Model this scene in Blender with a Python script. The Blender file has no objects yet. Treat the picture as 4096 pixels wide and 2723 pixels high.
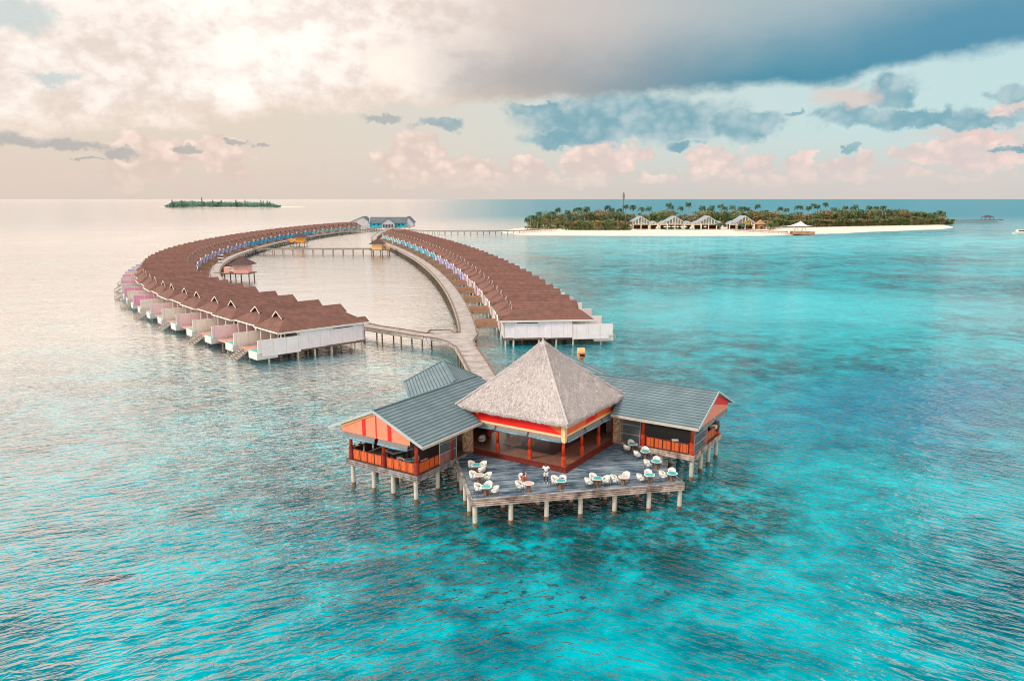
import bpy, bmesh, math, random
from mathutils import Vector, Matrix
R = math.radians
random.seed(11)
S = bpy.context.scene
COL = S.collection
# ------------------------------------------------------------------ camera
CAM_H = 27.0; FPX = 750.0; PITCH = math.atan((340 - 198.6) / FPX)
cam = bpy.data.cameras.new('camera'); cam.sensor_width = 36; cam.lens = FPX / 1024 * 36
cam.clip_start = 0.5; cam.clip_end = 80000
camo = bpy.data.objects.new('camera', cam); COL.objects.link(camo)
camo.location = (0, 0, CAM_H); camo.rotation_euler = (math.pi / 2 - PITCH, 0, 0)
S.camera = camo
S.render.resolution_x = 1024; S.render.resolution_y = 680

def ray(nx, ny):
    x = nx / 4.0; y = ny * 680 / 2723.0
    dx = (x - 512) / FPX; dy = -(y - 340) / FPX
    c, n = math.cos(PITCH), math.sin(PITCH)
    return Vector((dx, c + dy * n, -n + dy * c))
def at(nx, ny, z):            # point of the horizontal plane z seen at a photo position
    r = ray(nx, ny); t = (z - CAM_H) / r.z
    return Vector((r.x * t, r.y * t, z))
def at_y(nx, ny, Y):          # point at depth Y seen at a photo position
    r = ray(nx, ny); t = Y / r.y
    return Vector((r.x * t, Y, CAM_H + r.z * t))
def dirang(X, Y):             # azimuth, elevation (degrees) of a sky direction (2359-wide view)
    r = ray(X * 1.7364, Y * 1.7366); 
    return math.degrees(math.atan2(r.x, r.y)), math.degrees(math.asin(r.z / r.length))

# ------------------------------------------------------------------ node helper
class NT:
    def __init__(s, tree): s.t = tree; s.n = tree.nodes; s.l = tree.links
    def new(s, typ, **kw):
        n = s.n.new(typ)
        for k, v in kw.items(): setattr(n, k, v)
        return n
    def setin(s, sock, v):
        if hasattr(v, 'is_output') or isinstance(v, bpy.types.NodeSocket): s.l.new(v, sock)
        else: sock.default_value = v
    def m(s, op, a, b=None, c=None, clamp=False):
        n = s.new('ShaderNodeMath', operation=op); n.use_clamp = clamp
        s.setin(n.inputs[0], a)
        if b is not None: s.setin(n.inputs[1], b)
        if c is not None: s.setin(n.inputs[2], c)
        return n.outputs[0]
    def vm(s, op, a, b=None):
        n = s.new('ShaderNodeVectorMath', operation=op); s.setin(n.inputs[0], a)
        if b is not None: s.setin(n.inputs[1], b)
        return n.outputs['Value'] if op in ('LENGTH', 'DOT_PRODUCT') else n.outputs[0]
    def mix(s, f, a, b):
        n = s.new('ShaderNodeMix', data_type='RGBA'); n.clamp_factor = True
        s.setin(n.inputs[0], f)
        for sk, v in ((n.inputs[6], a), (n.inputs[7], b)):
            if isinstance(v, (tuple, list)): v = (*v[:3], 1)
            s.setin(sk, v)
        return n.outputs[2]
    def ramp(s, v, lo, hi, a=0.0, b=1.0, smooth=True):
        n = s.new('ShaderNodeMapRange'); n.interpolation_type = 'SMOOTHSTEP' if smooth else 'LINEAR'
        s.setin(n.inputs[0], v)
        for i, x in zip((1, 2, 3, 4), (lo, hi, a, b)): s.setin(n.inputs[i], x)
        return n.outputs[0]
    def noise(s, vec, scale, detail=4, rough=.55, dist=0.0, col=False):
        n = s.new('ShaderNodeTexNoise'); s.setin(n.inputs['Vector'], vec)
        n.inputs['Scale'].default_value = scale; n.inputs['Detail'].default_value = detail
        n.inputs['Roughness'].default_value = rough; n.inputs['Distortion'].default_value = dist
        return n.outputs['Color' if col else 'Fac']
    def sep(s, v):
        n = s.new('ShaderNodeSeparateXYZ'); s.setin(n.inputs[0], v); return n.outputs
    def comb(s, x, y, z):
        n = s.new('ShaderNodeCombineXYZ')
        for i, v in enumerate((x, y, z)): s.setin(n.inputs[i], v)
        return n.outputs[0]

# ------------------------------------------------------------------ world: clouds over a clear sky
SUN_EL, SUN_AZ = 38.0, -118.0       # azimuth from +Y, clockwise: behind the camera to the left
w = bpy.data.worlds.new('World'); S.world = w; w.use_nodes = True
w.node_tree.nodes.clear(); T = NT(w.node_tree)
tc = T.new('ShaderNodeTexCoord').outputs['Generated']
sx, sy, sz = T.sep(tc)
az = T.m('MULTIPLY', T.m('ARCTAN2', sx, sy), 57.2958)
el = T.m('MULTIPLY', T.m('ARCSINE', sz), 57.2958)
V = T.comb(az, T.m('MULTIPLY', el, 1.6), 0.0)
wcol = T.noise(V, .16, 5, .6, col=True)
warp = T.vm('SUBTRACT', wcol, (.5, .5, .5))
def warped(amp, yamp=None):
    return T.vm('ADD', T.comb(az, el, 0.0), T.vm('MULTIPLY', warp, (amp, (yamp or amp * .6), 0)))
fw = T.vm('SUBTRACT', T.noise(T.comb(az, T.m('MULTIPLY', el, 1.2), 0.0), .55, 5, .62, col=True), (.5, .5, .5))
W1 = warped(7, 4.5); W2 = T.vm('ADD', warped(3.4, 1.8), T.vm('MULTIPLY', fw, (3.6, 2.3, 0)))
nb = T.noise(V, .22, 8, .62)            # billows
nf = T.noise(T.comb(az, T.m('MULTIPLY', el, 1.25), 3.0), .62, 7, .66)
nl = T.noise(T.comb(T.m('MULTIPLY', az, .5), el, 3.0), .12, 5, .55)
def blob(W_, X, Y, rx, ry, soft=.5):
    a, e = dirang(X, Y); k = 1727 / 57.2958 
    d = T.vm('LENGTH', T.vm('MULTIPLY', T.vm('SUBTRACT', W_, (a, e, 0)), (k / rx, k / ry, 0)))
    return T.ramp(d, 1.0, 1.0 - soft)
def mx(*a):
    r = a[0]
    for b in a[1:]: r = T.m('MAXIMUM', r, b)
    return r
rightness = T.ramp(az, -22, 30)
def puffs(scale, seed):
    v = T.new('ShaderNodeTexVoronoi'); v.feature = 'SMOOTH_F1'; v.inputs['Scale'].default_value = scale; v.inputs['Smoothness'].default_value = .35
    T.setin(v.inputs['Vector'], T.vm('ADD', T.comb(az, T.m('MULTIPLY', el, 1.25), seed), T.vm('MULTIPLY', fw, (1.6, 1.3, 0))))
    return T.m('SUBTRACT', 1.0, v.outputs['Distance'])
pf = T.m('ADD', T.m('MULTIPLY', puffs(.55, 0.0), .6), T.m('MULTIPLY', puffs(1.3, 5.0), .4))      # cauliflower billows
def shaped(mask, amp, lo=.36, hi_=.58):
    return T.ramp(T.m('ADD', mask, T.m('MULTIPLY', T.m('SUBTRACT', T.m('ADD', T.m('MULTIPLY', pf, .5), T.m('MULTIPLY', nf, .5)), .55), amp)), lo, hi_)
# clear sky
sky = T.new('ShaderNodeTexSky'); sky.sky_type = 'NISHITA'; sky.sun_disc = False
sky.sun_elevation = R(SUN_EL); sky.sun_rotation = R(SUN_AZ); sky.air_density = 1.0; sky.dust_density = 2.0
skyc = T.vm('SCALE', sky.outputs[0]); skyc.node.inputs['Scale'].default_value = .1
low = T.mix(rightness, (.78, .65, .57), (.64, .63, .60))
midc = T.mix(rightness, (.80, .68, .57), (.56, .74, .74))
base = T.mix(T.ramp(el, .3, 5.0), low, midc)
base = T.mix(.12, base, skyc)
# pink cumulus along the horizon
def band(X, Y, rx, ry): return blob(W2, X, Y, rx * 1.15, ry * 1.25, .9)
cum = mx(band(960, 372, 120, 66), band(940, 335, 55, 35), band(1080, 395, 90, 40), band(1210, 400, 90, 45), band(1380, 375, 110, 50),
         band(1480, 352, 45, 22), band(1640, 372, 100, 40), band(1760, 385, 50, 34), band(1850, 378, 45, 32), band(1960, 376, 80, 22),
         band(2110, 365, 50, 24), band(2260, 350, 130, 44), band(2330, 250, 70, 26), band(1160, 415, 400, 16), band(1800, 412, 500, 14), band(350, 360, 130, 55), band(510, 350, 70, 50), band(300, 400, 90, 30), band(540, 395, 60, 30))
cum = shaped(cum, 1.3, .16, .40)
cumt = T.ramp(T.m('ADD', T.m('MULTIPLY', nf, .4), T.m('MULTIPLY', pf, .6)), .38, .78)
cumc = T.mix(cumt, T.mix(rightness, (.72, .57, .50), (.66, .58, .56)), T.mix(rightness, (1.0, .80, .69), (1.0, .74, .66)))
base = T.mix(T.m('MULTIPLY', cum, T.ramp(el, .6, 2.4, .25, .95)), base, cumc)
base = T.mix(T.m('MULTIPLY', T.ramp(nl, .5, .62), T.ramp(el, 5, 1, 0, .35)), base, T.mix(rightness, (.74, .60, .52), (.74, .60, .56)))
# blue grey clouds of the middle distance
dk = mx(blob(W2, 1440, 270, 340, 80, .95), blob(W2, 1320, 318, 170, 34, .95), blob(W2, 1240, 255, 110, 28, .95), blob(W2, 1720, 290, 110, 48, .95),
        blob(W2, 2080, 278, 200, 28, .95), blob(W2, 2230, 283, 150, 22, .95), blob(W2, 1950, 265, 80, 34, .95), blob(W2, 2060, 210, 80, 60, .95), blob(W2, 2345, 215, 60, 26, .95),
        blob(W2, 2350, 337, 50, 12, .95), blob(W2, 1010, 285, 90, 20, .95), blob(W2, 880, 272, 60, 14, .95), blob(W2, 440, 342, 45, 18, .95),
        blob(W2, 275, 348, 60, 22, .95), blob(W2, 535, 324, 36, 10, .95), blob(W2, 590, 328, 28, 8, .95), blob(W2, 90, 325, 180, 22, .95), blob(W2, 1830, 258, 44, 9, .95),
        blob(W2, 1570, 330, 50, 18, .95), blob(W2, 1960, 343, 30, 8, .95), blob(W2, 210, 366, 40, 7, .95))
dk = shaped(dk, .65, .0, .55)
dkc = T.mix(T.ramp(az, -16, 4), (.47, .45, .43), T.mix(T.ramp(T.m('ADD', T.m('MULTIPLY', nb, .5), T.m('MULTIPLY', pf, .5)), .35, .70), (.17, .37, .45), (.42, .56, .60)))
base = T.mix(T.m('MULTIPLY', dk, .9), base, dkc)
pk = mx(blob(W2, 1960, 222, 90, 30, .6), blob(W2, 2230, 312, 150, 14, .7))
base = T.mix(T.m('MULTIPLY', pk, .7), base, (.72, .56, .52))
# great cloud deck, lower edge drops to the left
kk = [dirang(x, y) for x, y in ((0, 305), (420, 296), (760, 262), (1000, 246), (1300, 232), (1650, 212), (1950, 192), (2150, 140), (2359, 118))]
edge = kk[0][1]
for (a0, e0), (a1, e1) in zip(kk, kk[1:]):
    edge = T.m('ADD', edge, T.ramp(az, a0, a1, 0.0, e1 - e0, smooth=False)) if not isinstance(edge, float) else T.ramp(az, a0, a1, e0, e1, smooth=False)
soft_l = T.ramp(az, -25, 10, 1.6, .9)
ew = T.m('ADD', el, T.m('MULTIPLY', T.m('SUBTRACT', nb, .5), T.ramp(az, -20, 20, 4.2, 2.2)))
hgt = T.m('SUBTRACT', ew, edge)
deck = T.ramp(hgt, -.25, .75)
warmv = T.ramp(T.m('ADD', T.m('ADD', nb, T.m('MULTIPLY', T.m('SUBTRACT', nf, .5), .5)), T.m('MULTIPLY', T.m('SUBTRACT', pf, .6), .22)), .28, .66)
warm = T.mix(warmv, (.78, .665, .595), (1.02, .92, .85))
warm = T.mix(T.m('MULTIPLY', mx(blob(W1, 650, 80, 260, 130, .9), blob(W1, 560, 200, 230, 60, .9), blob(W1, 470, 20, 160, 70, .9)), T.ramp(warmv, 0, .8, .35, .95)), warm, (1.10, 1.0, .92))
warm = T.mix(T.m('MULTIPLY', mx(blob(W1, 940, 150, 130, 60, .5), blob(W1, 1110, 80, 110, 50, .5)), .85), warm, (1.02, .90, .80))
greyk = T.ramp(hgt, 0, 6)
cool = T.mix(greyk, (.07, .27, .38), (.38, .48, .52))
cool = T.mix(T.m('MULTIPLY', blob(W1, 2330, 70, 480, 130, .9), .9), cool, (.10, .29, .42))
midg = T.mix(greyk, (.36, .37, .38), (.64, .56, .52))
deckc = T.mix(T.ramp(T.m('ADD', az, T.m('MULTIPLY', T.m('SUBTRACT', nl, .5), 16)), -9, 3), warm, midg)
deckc = T.mix(T.ramp(az, 0, 20), deckc, cool)
under = T.m('MULTIPLY', T.ramp(hgt, 2.2, .1), T.ramp(az, 8, -4))
deckc = T.mix(T.m('MULTIPLY', under, .6), deckc, (.74, .60, .49))
base = T.mix(deck, base, deckc)
gap = mx(blob(W2, 20, 20, 110, 40, .6), blob(W2, 120, 168, 60, 14, .7))
base = T.mix(T.m('MULTIPLY', gap, .75), base, (.52, .62, .62))
# higher up, out of the picture: broken cloud, brighter on the left, greyer on the right
coolaz = T.m('MULTIPLY', T.ramp(az, -4, 14), T.ramp(az, 40, 22))
hi = T.mix(coolaz, (1.6, 1.14, .80), (.20, .52, .62))
hi = T.mix(T.ramp(nl, .35, .66), T.mix(coolaz, (1.15, .88, .68), (.06, .28, .38)), hi)
hi = T.mix(T.m('MULTIPLY', T.ramp(el, 22, 32), T.m('SUBTRACT', 1.0, coolaz)), hi, T.mix(T.ramp(nl, .35, .66), (1.5, 1.3, 1.12), (2.4, 2.0, 1.66)))
back = T.mix(T.ramp(nl, .35, .65), (.80, .74, .70), (1.3, 1.16, 1.04))
hi = T.mix(T.ramp(T.m('ABSOLUTE', az), 60, 100), hi, back)
base = T.mix(T.ramp(el, 13, 22), base, hi)
back2 = T.mix(T.ramp(el, 0, 15), (.75, .66, .60), back)
base = T.mix(T.ramp(T.m('ABSOLUTE', az), 60, 95), base, back2)
base = T.mix(T.ramp(el, 0, -1), base, (.10, .30, .33))
bg = T.new('ShaderNodeBackground'); T.setin(bg.inputs[0], base); bg.inputs[1].default_value = 1.0
T.l.new(bg.outputs[0], T.new('ShaderNodeOutputWorld').inputs[0])
w.cycles.sampling_method = 'MANUAL'; w.cycles.sample_map_resolution = 512
# ------------------------------------------------------------------ sun, veiled by cloud
sl = bpy.data.lights.new('sun', 'SUN'); sl.energy = 2.6; sl.angle = R(14); sl.color = (1, .88, .76)
so = bpy.data.objects.new('sun', sl); COL.objects.link(so)
ce = math.cos(R(SUN_EL))
so.rotation_euler = Vector((-ce * math.sin(R(SUN_AZ)), -ce * math.cos(R(SUN_AZ)), -math.sin(R(SUN_EL)))).to_track_quat('-Z', 'Y').to_euler()
S.view_settings.view_transform = 'Standard'; S.view_settings.look = 'None'
S.view_settings.exposure = 0.08; S.view_settings.gamma = 1
S.cycles.pixel_filter_type = 'BLACKMAN_HARRIS'; S.cycles.filter_width = 1.05

# ------------------------------------------------------------------ materials
M = {}
def mat(name, col, rough=.7, var=.15, scale=3.0, bump=0.0, bscale=None, metal=0.0, col2=None, stripes=None, spec=.5):
    m = bpy.data.materials.new(name); m.use_nodes = True; t = NT(m.node_tree)
    p = t.n['Principled BSDF']; p.inputs['Roughness'].default_value = rough; p.inputs['Metallic'].default_value = metal
    p.inputs['Specular IOR Level'].default_value = spec
    pos = t.new('ShaderNodeNewGeometry').outputs['Position']
    n = t.noise(pos, scale, 5, .6)
    lo = tuple(c * (1 - var) for c in col); hi = col2 or tuple(min(1, c * (1 + var)) for c in col)
    c = t.mix(t.ramp(n, .3, .7), lo, hi)
    if stripes:                           # (spacing, fraction, colour): courses level with the ground
        sp, fr, sc = stripes
        z = t.sep(pos)[2]
        f = t.m('FRACT', t.m('DIVIDE', z, sp))
        c = t.mix(t.m('MULTIPLY', t.m('LESS_THAN', f, fr), .85), c, sc)
    t.setin(p.inputs['Base Color'], c)
    if bump:
        b = t.new('ShaderNodeBump'); b.inputs['Strength'].default_value = 1; b.inputs['Distance'].default_value = bump
        t.setin(b.inputs['Height'], t.noise(pos, bscale or scale * 3, 5, .6)); t.l.new(b.outputs[0], p.inputs['Normal'])
    M[name] = m; return m
def planks(name, a, b, ang, wd=.14, rough=.75):
    m = bpy.data.materials.new(name); m.use_nodes = True; t = NT(m.node_tree); p = t.n['Principled BSDF']
    pos = t.new('ShaderNodeNewGeometry').outputs['Position']; x, y, z = t.sep(pos)
    ca, sa = math.cos(ang), math.sin(ang)
    al = t.m('ADD', t.m('MULTIPLY', x, ca), t.m('MULTIPLY', y, sa)); ac = t.m('SUBTRACT', t.m('MULTIPLY', y, ca), t.m('MULTIPLY', x, sa))
    acd = t.m('DIVIDE', ac, wd); row = t.m('FLOOR', acd); fr = t.m('FRACT', acd)
    n1 = t.noise(t.comb(t.m('MULTIPLY', al, .35), t.m('MULTIPLY', row, 7.3), z), 1.0, 3, .6)
    n2 = t.noise(pos, .5, 4, .6)
    k = t.m('ADD', t.m('MULTIPLY', n1, .75), t.m('MULTIPLY', n2, .5))
    c = t.mix(t.ramp(k, .46, .80), a, b)
    c = t.mix(t.m('MULTIPLY', t.m('LESS_THAN', fr, .12), .8), c, tuple(v * .3 for v in a))
    t.setin(p.inputs['Base Color'], c); p.inputs['Roughness'].default_value = rough
    M[name] = m; return m
mat('villa_shingle', (.155, .074, .060), .85, .15, .9, .02, 9, col2=(.215, .098, .076), stripes=(.26, .24, (.085, .042, .038)))
mat('ridge_brown', (.12, .058, .048), .85, .15, 2)
mat('white_trim', (.80, .76, .70), .5, .05, 2)
mat('white_wall', (.86, .78, .82), .7, .06, .7)
mat('wall_lilac', (.46, .44, .74), .7, .06, .7)
mat('wall_pink', (.68, .50, .56), .7, .06, .7)
mat('wall_white_pink', (.68, .60, .62), .7, .06, .7)
mat('wall_blue', (.035, .36, .70), .6, .08, .7)
mat('wall_bright_blue', (.06, .46, .80), .6, .08, .7)
mat('wall_cyan', (.36, .60, .68), .7, .06, .7)
mat('scr_white', (.86, .79, .82), .7, .05, .7)
mat('scr_cream', (.82, .79, .72), .7, .05, .7)
mat('scr_pale_pink', (.82, .60, .64), .7, .05, .7)
mat('scr_pink', (.82, .36, .56), .7, .05, .7)
mat('scr_grey', (.64, .64, .62), .7, .05, .7)
mat('scr_violet', (.50, .45, .76), .7, .05, .7)
mat('terrace_wood', (.58, .32, .26), .75, .2, 2)
mat('pool_water', (.0, .58, .60), .08, .15, 1.5, .02, 3)
mat('pool_shell', (.66, .66, .64), .5, .04, 1)
mat('concrete_pile', (.58, .54, .47), .8, .12, 1.5)
mat('stained_pile', (.20, .13, .08), .85, .35, 3)
mat('old_wood', (.20, .13, .10), .85, .35, 2.5, .01, 12)
mat('bridge_wood', (.42, .25, .16), .8, .2, 3)
mat('dark', (.015, .017, .02), .4, .1)
mat('dark_glass', (.02, .035, .05), .08, .1)
planks('walk_deck', (.24, .22, .22), (.50, .465, .46), 0.0, .2)
mat('stone_trim', (.52, .45, .40), .8, .15, 2)
def weather(name, vs=.9, streak=.06, joint=.07):
    """board joints and vertical rain streaks added to a painted wall"""
    t = NT(M[name].node_tree); p = t.n['Principled BSDF']; c = p.inputs['Base Color'].links[0].from_socket
    tcn = t.new('ShaderNodeTexCoord').outputs['Object']; x, y, z = t.sep(tcn)
    u = t.m('ADD', x, y)
    st = t.noise(t.comb(t.m('MULTIPLY', u, 3.5), 0.0, t.m('MULTIPLY', z, .35)), 1.0, 4, .6)
    c2 = t.mix(t.m('MULTIPLY', t.ramp(st, .48, .75), streak * 2.4), c, (.33, .30, .27))
    j = t.m('LESS_THAN', t.m('FRACT', t.m('DIVIDE', u, vs * 2.5)), .06 / vs)
    c3 = t.mix(t.m('MULTIPLY', j, joint * 2.2), c2, (.2, .17, .17)); t.setin(p.inputs['Base Color'], c3)
for n_ in ('white_wall', 'wall_pink', 'wall_white_pink', 'wall_lilac', 'wall_blue', 'wall_bright_blue', 'wall_cyan', 'scr_white', 'scr_cream', 'scr_pale_pink', 'scr_pink', 'scr_grey'): weather(n_)
# ------------------------------------------------------------------ mesh builder
class MB:
    def __init__(s): s.v = []; s.f = []
    def poly(s, pts, flip=False):
        i = len(s.v); s.v += [tuple(p) for p in pts]; f = list(range(i, i + len(pts)))
        s.f.append(f[::-1] if flip else f); return s
    def box(s, x0, x1, y0, y1, z0, z1):
        i = len(s.v)
        s.v += [(x0, y0, z0), (x1, y0, z0), (x1, y1, z0), (x0, y1, z0), (x0, y0, z1), (x1, y0, z1), (x1, y1, z1), (x0, y1, z1)]
        s.f += [[i + a for a in q] for q in ((3, 2, 1, 0), (4, 5, 6, 7), (0, 1, 5, 4), (1, 2, 6, 5), (2, 3, 7, 6), (3, 0, 4, 7))]; return s
    def bar(s, a, b, wd, h, up=(0, 0, 1)):
        a = Vector(a); b = Vector(b); d = (b - a).normalized(); u = Vector(up)
        if abs(d.dot(u)) > .99: u = Vector((1, 0, 0))
        x = d.cross(u).normalized() * wd / 2; y = x.cross(d).normalized() * h / 2
        i = len(s.v)
        for c in (a, b):
            for q in (-x - y, x - y, x + y, -x + y): s.v.append(tuple(c + q))
        s.f += [[i + k for k in q] for q in ((0, 1, 2, 3), (7, 6, 5, 4), (0, 4, 5, 1), (1, 5, 6, 2), (2, 6, 7, 3), (3, 7, 4, 0))]; return s
    def cyl(s, c, r0, r1, z0, z1, n=10, cap=True):
        i = len(s.v)
        for z, r in ((z0, r0), (z1, r1)):
            for k in range(n):
                a = 2 * math.pi * k / n; s.v.append((c[0] + r * math.cos(a), c[1] + r * math.sin(a), z))
        for k in range(n): s.f.append([i + k, i + (k + 1) % n, i + n + (k + 1) % n, i + n + k])
        if cap: s.f.append([i + n + k for k in range(n)]); s.f.append([i + k for k in range(n)][::-1])
        return s
    def tube(s, pts, rad, n=6):
        pts = [Vector(p) for p in pts]; rings = []
        rad = rad if isinstance(rad, (list, tuple)) else [rad] * len(pts)
        for k, p in enumerate(pts):
            d = (pts[min(k + 1, len(pts) - 1)] - pts[max(k - 1, 0)]).normalized()
            u = Vector((0, 0, 1)) if abs(d.z) < .9 else Vector((1, 0, 0))
            x = d.cross(u).normalized(); y = x.cross(d)
            i = len(s.v); rings.append(i)
            for j in range(n):
                a = 2 * math.pi * j / n; s.v.append(tuple(p + (x * math.cos(a) + y * math.sin(a)) * rad[k]))
        for a, b in zip(rings, rings[1:]):
            for j in range(n): s.f.append([a + j, a + (j + 1) % n, b + (j + 1) % n, b + j])
        s.f.append([rings[0] + j for j in range(n)][::-1]); s.f.append([rings[-1] + j for j in range(n)]); return s
    def slab(s, pts, th):               # polygon given by its top, thickened straight down
        n = len(pts); i = len(s.v)
        s.v += [tuple(p) for p in pts] + [(p[0], p[1], p[2] - th) for p in pts]
        s.f.append(list(range(i, i + n))); s.f.append([i + n + k for k in range(n)][::-1])
        for k in range(n): s.f.append([i + k, i + n + k, i + n + (k + 1) % n, i + (k + 1) % n])
        return s
    def build(s, name, m, parent=None, smooth=False, loc=None):
        me = bpy.data.meshes.new(name); me.from_pydata(s.v, [], s.f); me.update()
        bm = bmesh.new(); bm.from_mesh(me); bmesh.ops.recalc_face_normals(bm, faces=bm.faces); bm.to_mesh(me); bm.free()
        me.materials.append(M[m] if isinstance(m, str) else m)
        if smooth: me.polygons.foreach_set('use_smooth', [True] * len(me.polygons))
        o = bpy.data.objects.new(name, me); COL.objects.link(o)
        if parent: o.parent = parent
        if loc: o.location = loc
        return o
def tag(o, label, cat, group=None, kind=None):
    if label: o['label'] = label
    if cat: o['category'] = cat
    if group: o['group'] = group
    if kind: o['kind'] = kind
    return o
def thing(name, label, cat, loc=(0, 0, 0), rz=0, group=None):
    o = bpy.data.objects.new(name, None); COL.objects.link(o); o.location = loc; o.rotation_euler = (0, 0, rz)
    return tag(o, label, cat, group)
def kids(o): return [c for c in bpy.data.objects if c.parent is o]
KC = {}
def dup(root, loc, rz, label=None, group=None):
    if root.name not in KC: KC[root.name] = [(c, kids(c)) for c in kids(root)]
    r = root.copy(); COL.objects.link(r); r.location = loc; r.rotation_euler = (0, 0, rz)
    if label: r['label'] = label
    if group: r['group'] = group
    out = [r]
    for c0, gs in KC[root.name]:
        c = c0.copy(); COL.objects.link(c); c.parent = r; out.append(c)
        for g0 in gs: g = g0.copy(); COL.objects.link(g); g.parent = c
    r_parts[r.name] = out[1:]
    return r
r_parts = {}
def setmat(o, m):
    sl_ = o.material_slots[0]; sl_.link = 'OBJECT'; sl_.material = M[m]
def ordn(n): return '%d%s' % (n, 'th' if 10 <= n % 100 <= 20 else {1: 'st', 2: 'nd', 3: 'rd'}.get(n % 10, 'th'))

# ------------------------------------------------------------------ the sea
wm = bpy.data.materials.new('sea_water'); wm.use_nodes = True; t = NT(wm.node_tree); t.n.clear()
pos = t.new('ShaderNodeNewGeometry').outputs['Position']; px_, py_, pz_ = t.sep(pos)
dist = t.vm('LENGTH', pos)
wv = t.noise(pos, .05, 4, .6, col=True)
wpos = t.vm('ADD', pos, t.vm('MULTIPLY', t.vm('SUBTRACT', wv, (.5, .5, .5)), (30, 30, 0)))
nA = t.noise(pos, .016, 3, .5); nB = t.noise(wpos, .07, 4, .6); nC = t.noise(pos, .28, 5, .65); nD = t.noise(pos, .9, 4, .65)
def zone(x, y, rx, ry, rot=0.0, soft=.6, W_=None):
    d = t.vm('SUBTRACT', W_ or wpos, (x, y, 0)); ca, sa = math.cos(R(rot)), math.sin(R(rot))
    dx, dy, _ = t.sep(d)
    u = t.m('DIVIDE', t.m('ADD', t.m('MULTIPLY', dx, ca), t.m('MULTIPLY', dy, sa)), rx)
    v = t.m('DIVIDE', t.m('SUBTRACT', t.m('MULTIPLY', dy, ca), t.m('MULTIPLY', dx, sa)), ry)
    return t.ramp(t.m('SQRT', t.m('ADD', t.m('MULTIPLY', u, u), t.m('MULTIPLY', v, v))), 1.0, 1.0 - soft)
k = t.m('ADD', t.m('ADD', t.m('MULTIPLY', nB, .55), t.m('MULTIPLY', nC, .40)), t.m('MULTIPLY', nA, .35))
c = t.mix(t.ramp(k, .50, .78), (.0, .09, .135), (.0, .38, .48))
c = t.mix(t.m('MULTIPLY', t.ramp(nC, .52, .72), .35), c, (.0, .56, .63))
deep = t.m('MULTIPLY', zone(38, 34, 34, 24, 25, .8), t.ramp(nC, .30, .6, 1, .35)); c = t.mix(t.m('MULTIPLY', deep, .6), c, (.0, .06, .09))
c = t.mix(t.m('MULTIPLY', zone(54, 100, 46, 24, 30, .8), .65), c, (.0, .17, .33))
sand = mx_ = zone(70, 190, 85, 55, 25, .9); c = t.mix(t.m('MULTIPLY', sand, .75), c, (.06, .56, .68))
c = t.mix(t.m('MULTIPLY', zone(150, 480, 330, 150, 10, .7), t.ramp(nB, .3, .7, .45, .95)), c, (.10, .56, .66))
c = t.mix(t.m('MULTIPLY', zone(120, 560, 260, 22, 6, .8), t.ramp(nB, .42, .6, .0, .8)), c, (.0, .17, .22))
reef_shade = t.m('MULTIPLY', zone(8, 61, 23, 13.5, 10, .45, pos), t.ramp(t.m('ADD', t.m('MULTIPLY', nC, .5), t.m('MULTIPLY', nD, .6)), .48, .64, 1, .15))  # dark reef, with the deck's shade and reflection also painted into the water
c = t.mix(t.m('MULTIPLY', reef_shade, .85), c, (.002, .05, .055))
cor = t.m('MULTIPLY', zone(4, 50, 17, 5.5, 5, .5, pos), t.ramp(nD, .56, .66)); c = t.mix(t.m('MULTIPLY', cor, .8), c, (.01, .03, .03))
ry = at(430, 2318, 0)
rayb = zone(ry.x, ry.y, 1.9, .75, 20, .25, t.vm('ADD', pos, t.vm('MULTIPLY', t.vm('SUBTRACT', t.noise(pos, 1.2, 3, .6, col=True), (.5, .5, .5)), (1.2, 1.2, 0)))); c = t.mix(t.m('MULTIPLY', rayb, .85), c, (.01, .025, .06))
c = t.mix(t.ramp(py_, 650, 1100), c, (.0, .20, .29))
def wave(scale, rot, st, det, dis):
    ca, sa = math.cos(R(rot)), math.sin(R(rot))
    u = t.m('ADD', t.m('MULTIPLY', px_, ca), t.m('MULTIPLY', py_, sa)); v = t.m('SUBTRACT', t.m('MULTIPLY', py_, ca), t.m('MULTIPLY', px_, sa))
    return t.noise(t.comb(t.m('MULTIPLY', u, st), v, 0.0), scale, det, .5, dis)
def ridge(n): return t.m('SUBTRACT', 1.0, t.m('ABSOLUTE', t.m('MULTIPLY', t.m('SUBTRACT', n, .5), 4.0)))
# crests lie across the view and swing round between the left and the right side
lf = t.ramp(px_, -25, 30)
def two(scale, r0, r1, st, det, dis):
    a_, b_ = wave(scale, r0, st, det, dis), wave(scale, r1, st, det, dis)
    return t.m('ADD', t.m('MULTIPLY', a_, t.m('SUBTRACT', 1.0, lf)), t.m('MULTIPLY', b_, lf))
h1 = ridge(two(.50, 16, -24, .36, 2, .6)); h2 = two(1.6, 24, -32, .38, 3, .5); h3 = wave(.10, 10, .6, 2, .2); h4 = wave(3.4, 5, .7, 2, 0)
ratio = t.m('DIVIDE', px_, t.m('ADD', py_, 1.0)); lft = t.ramp(ratio, .0, -.22)
calm = t.m('MULTIPLY', t.m('MULTIPLY', t.ramp(dist, 350, 1200, 1.0, .12), t.m('SUBTRACT', 1.0, t.m('MULTIPLY', zone(-70, 270, 75, 175, 14, .35, pos), .72))), t.m('SUBTRACT', 1.0, t.m('MULTIPLY', t.m('MULTIPLY', lft, t.ramp(py_, 40, 160)), .5)))
amp = t.m('MULTIPLY', calm, t.ramp(t.noise(pos, .02, 2, .5), .3, .7, .7, 1.25))
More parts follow.
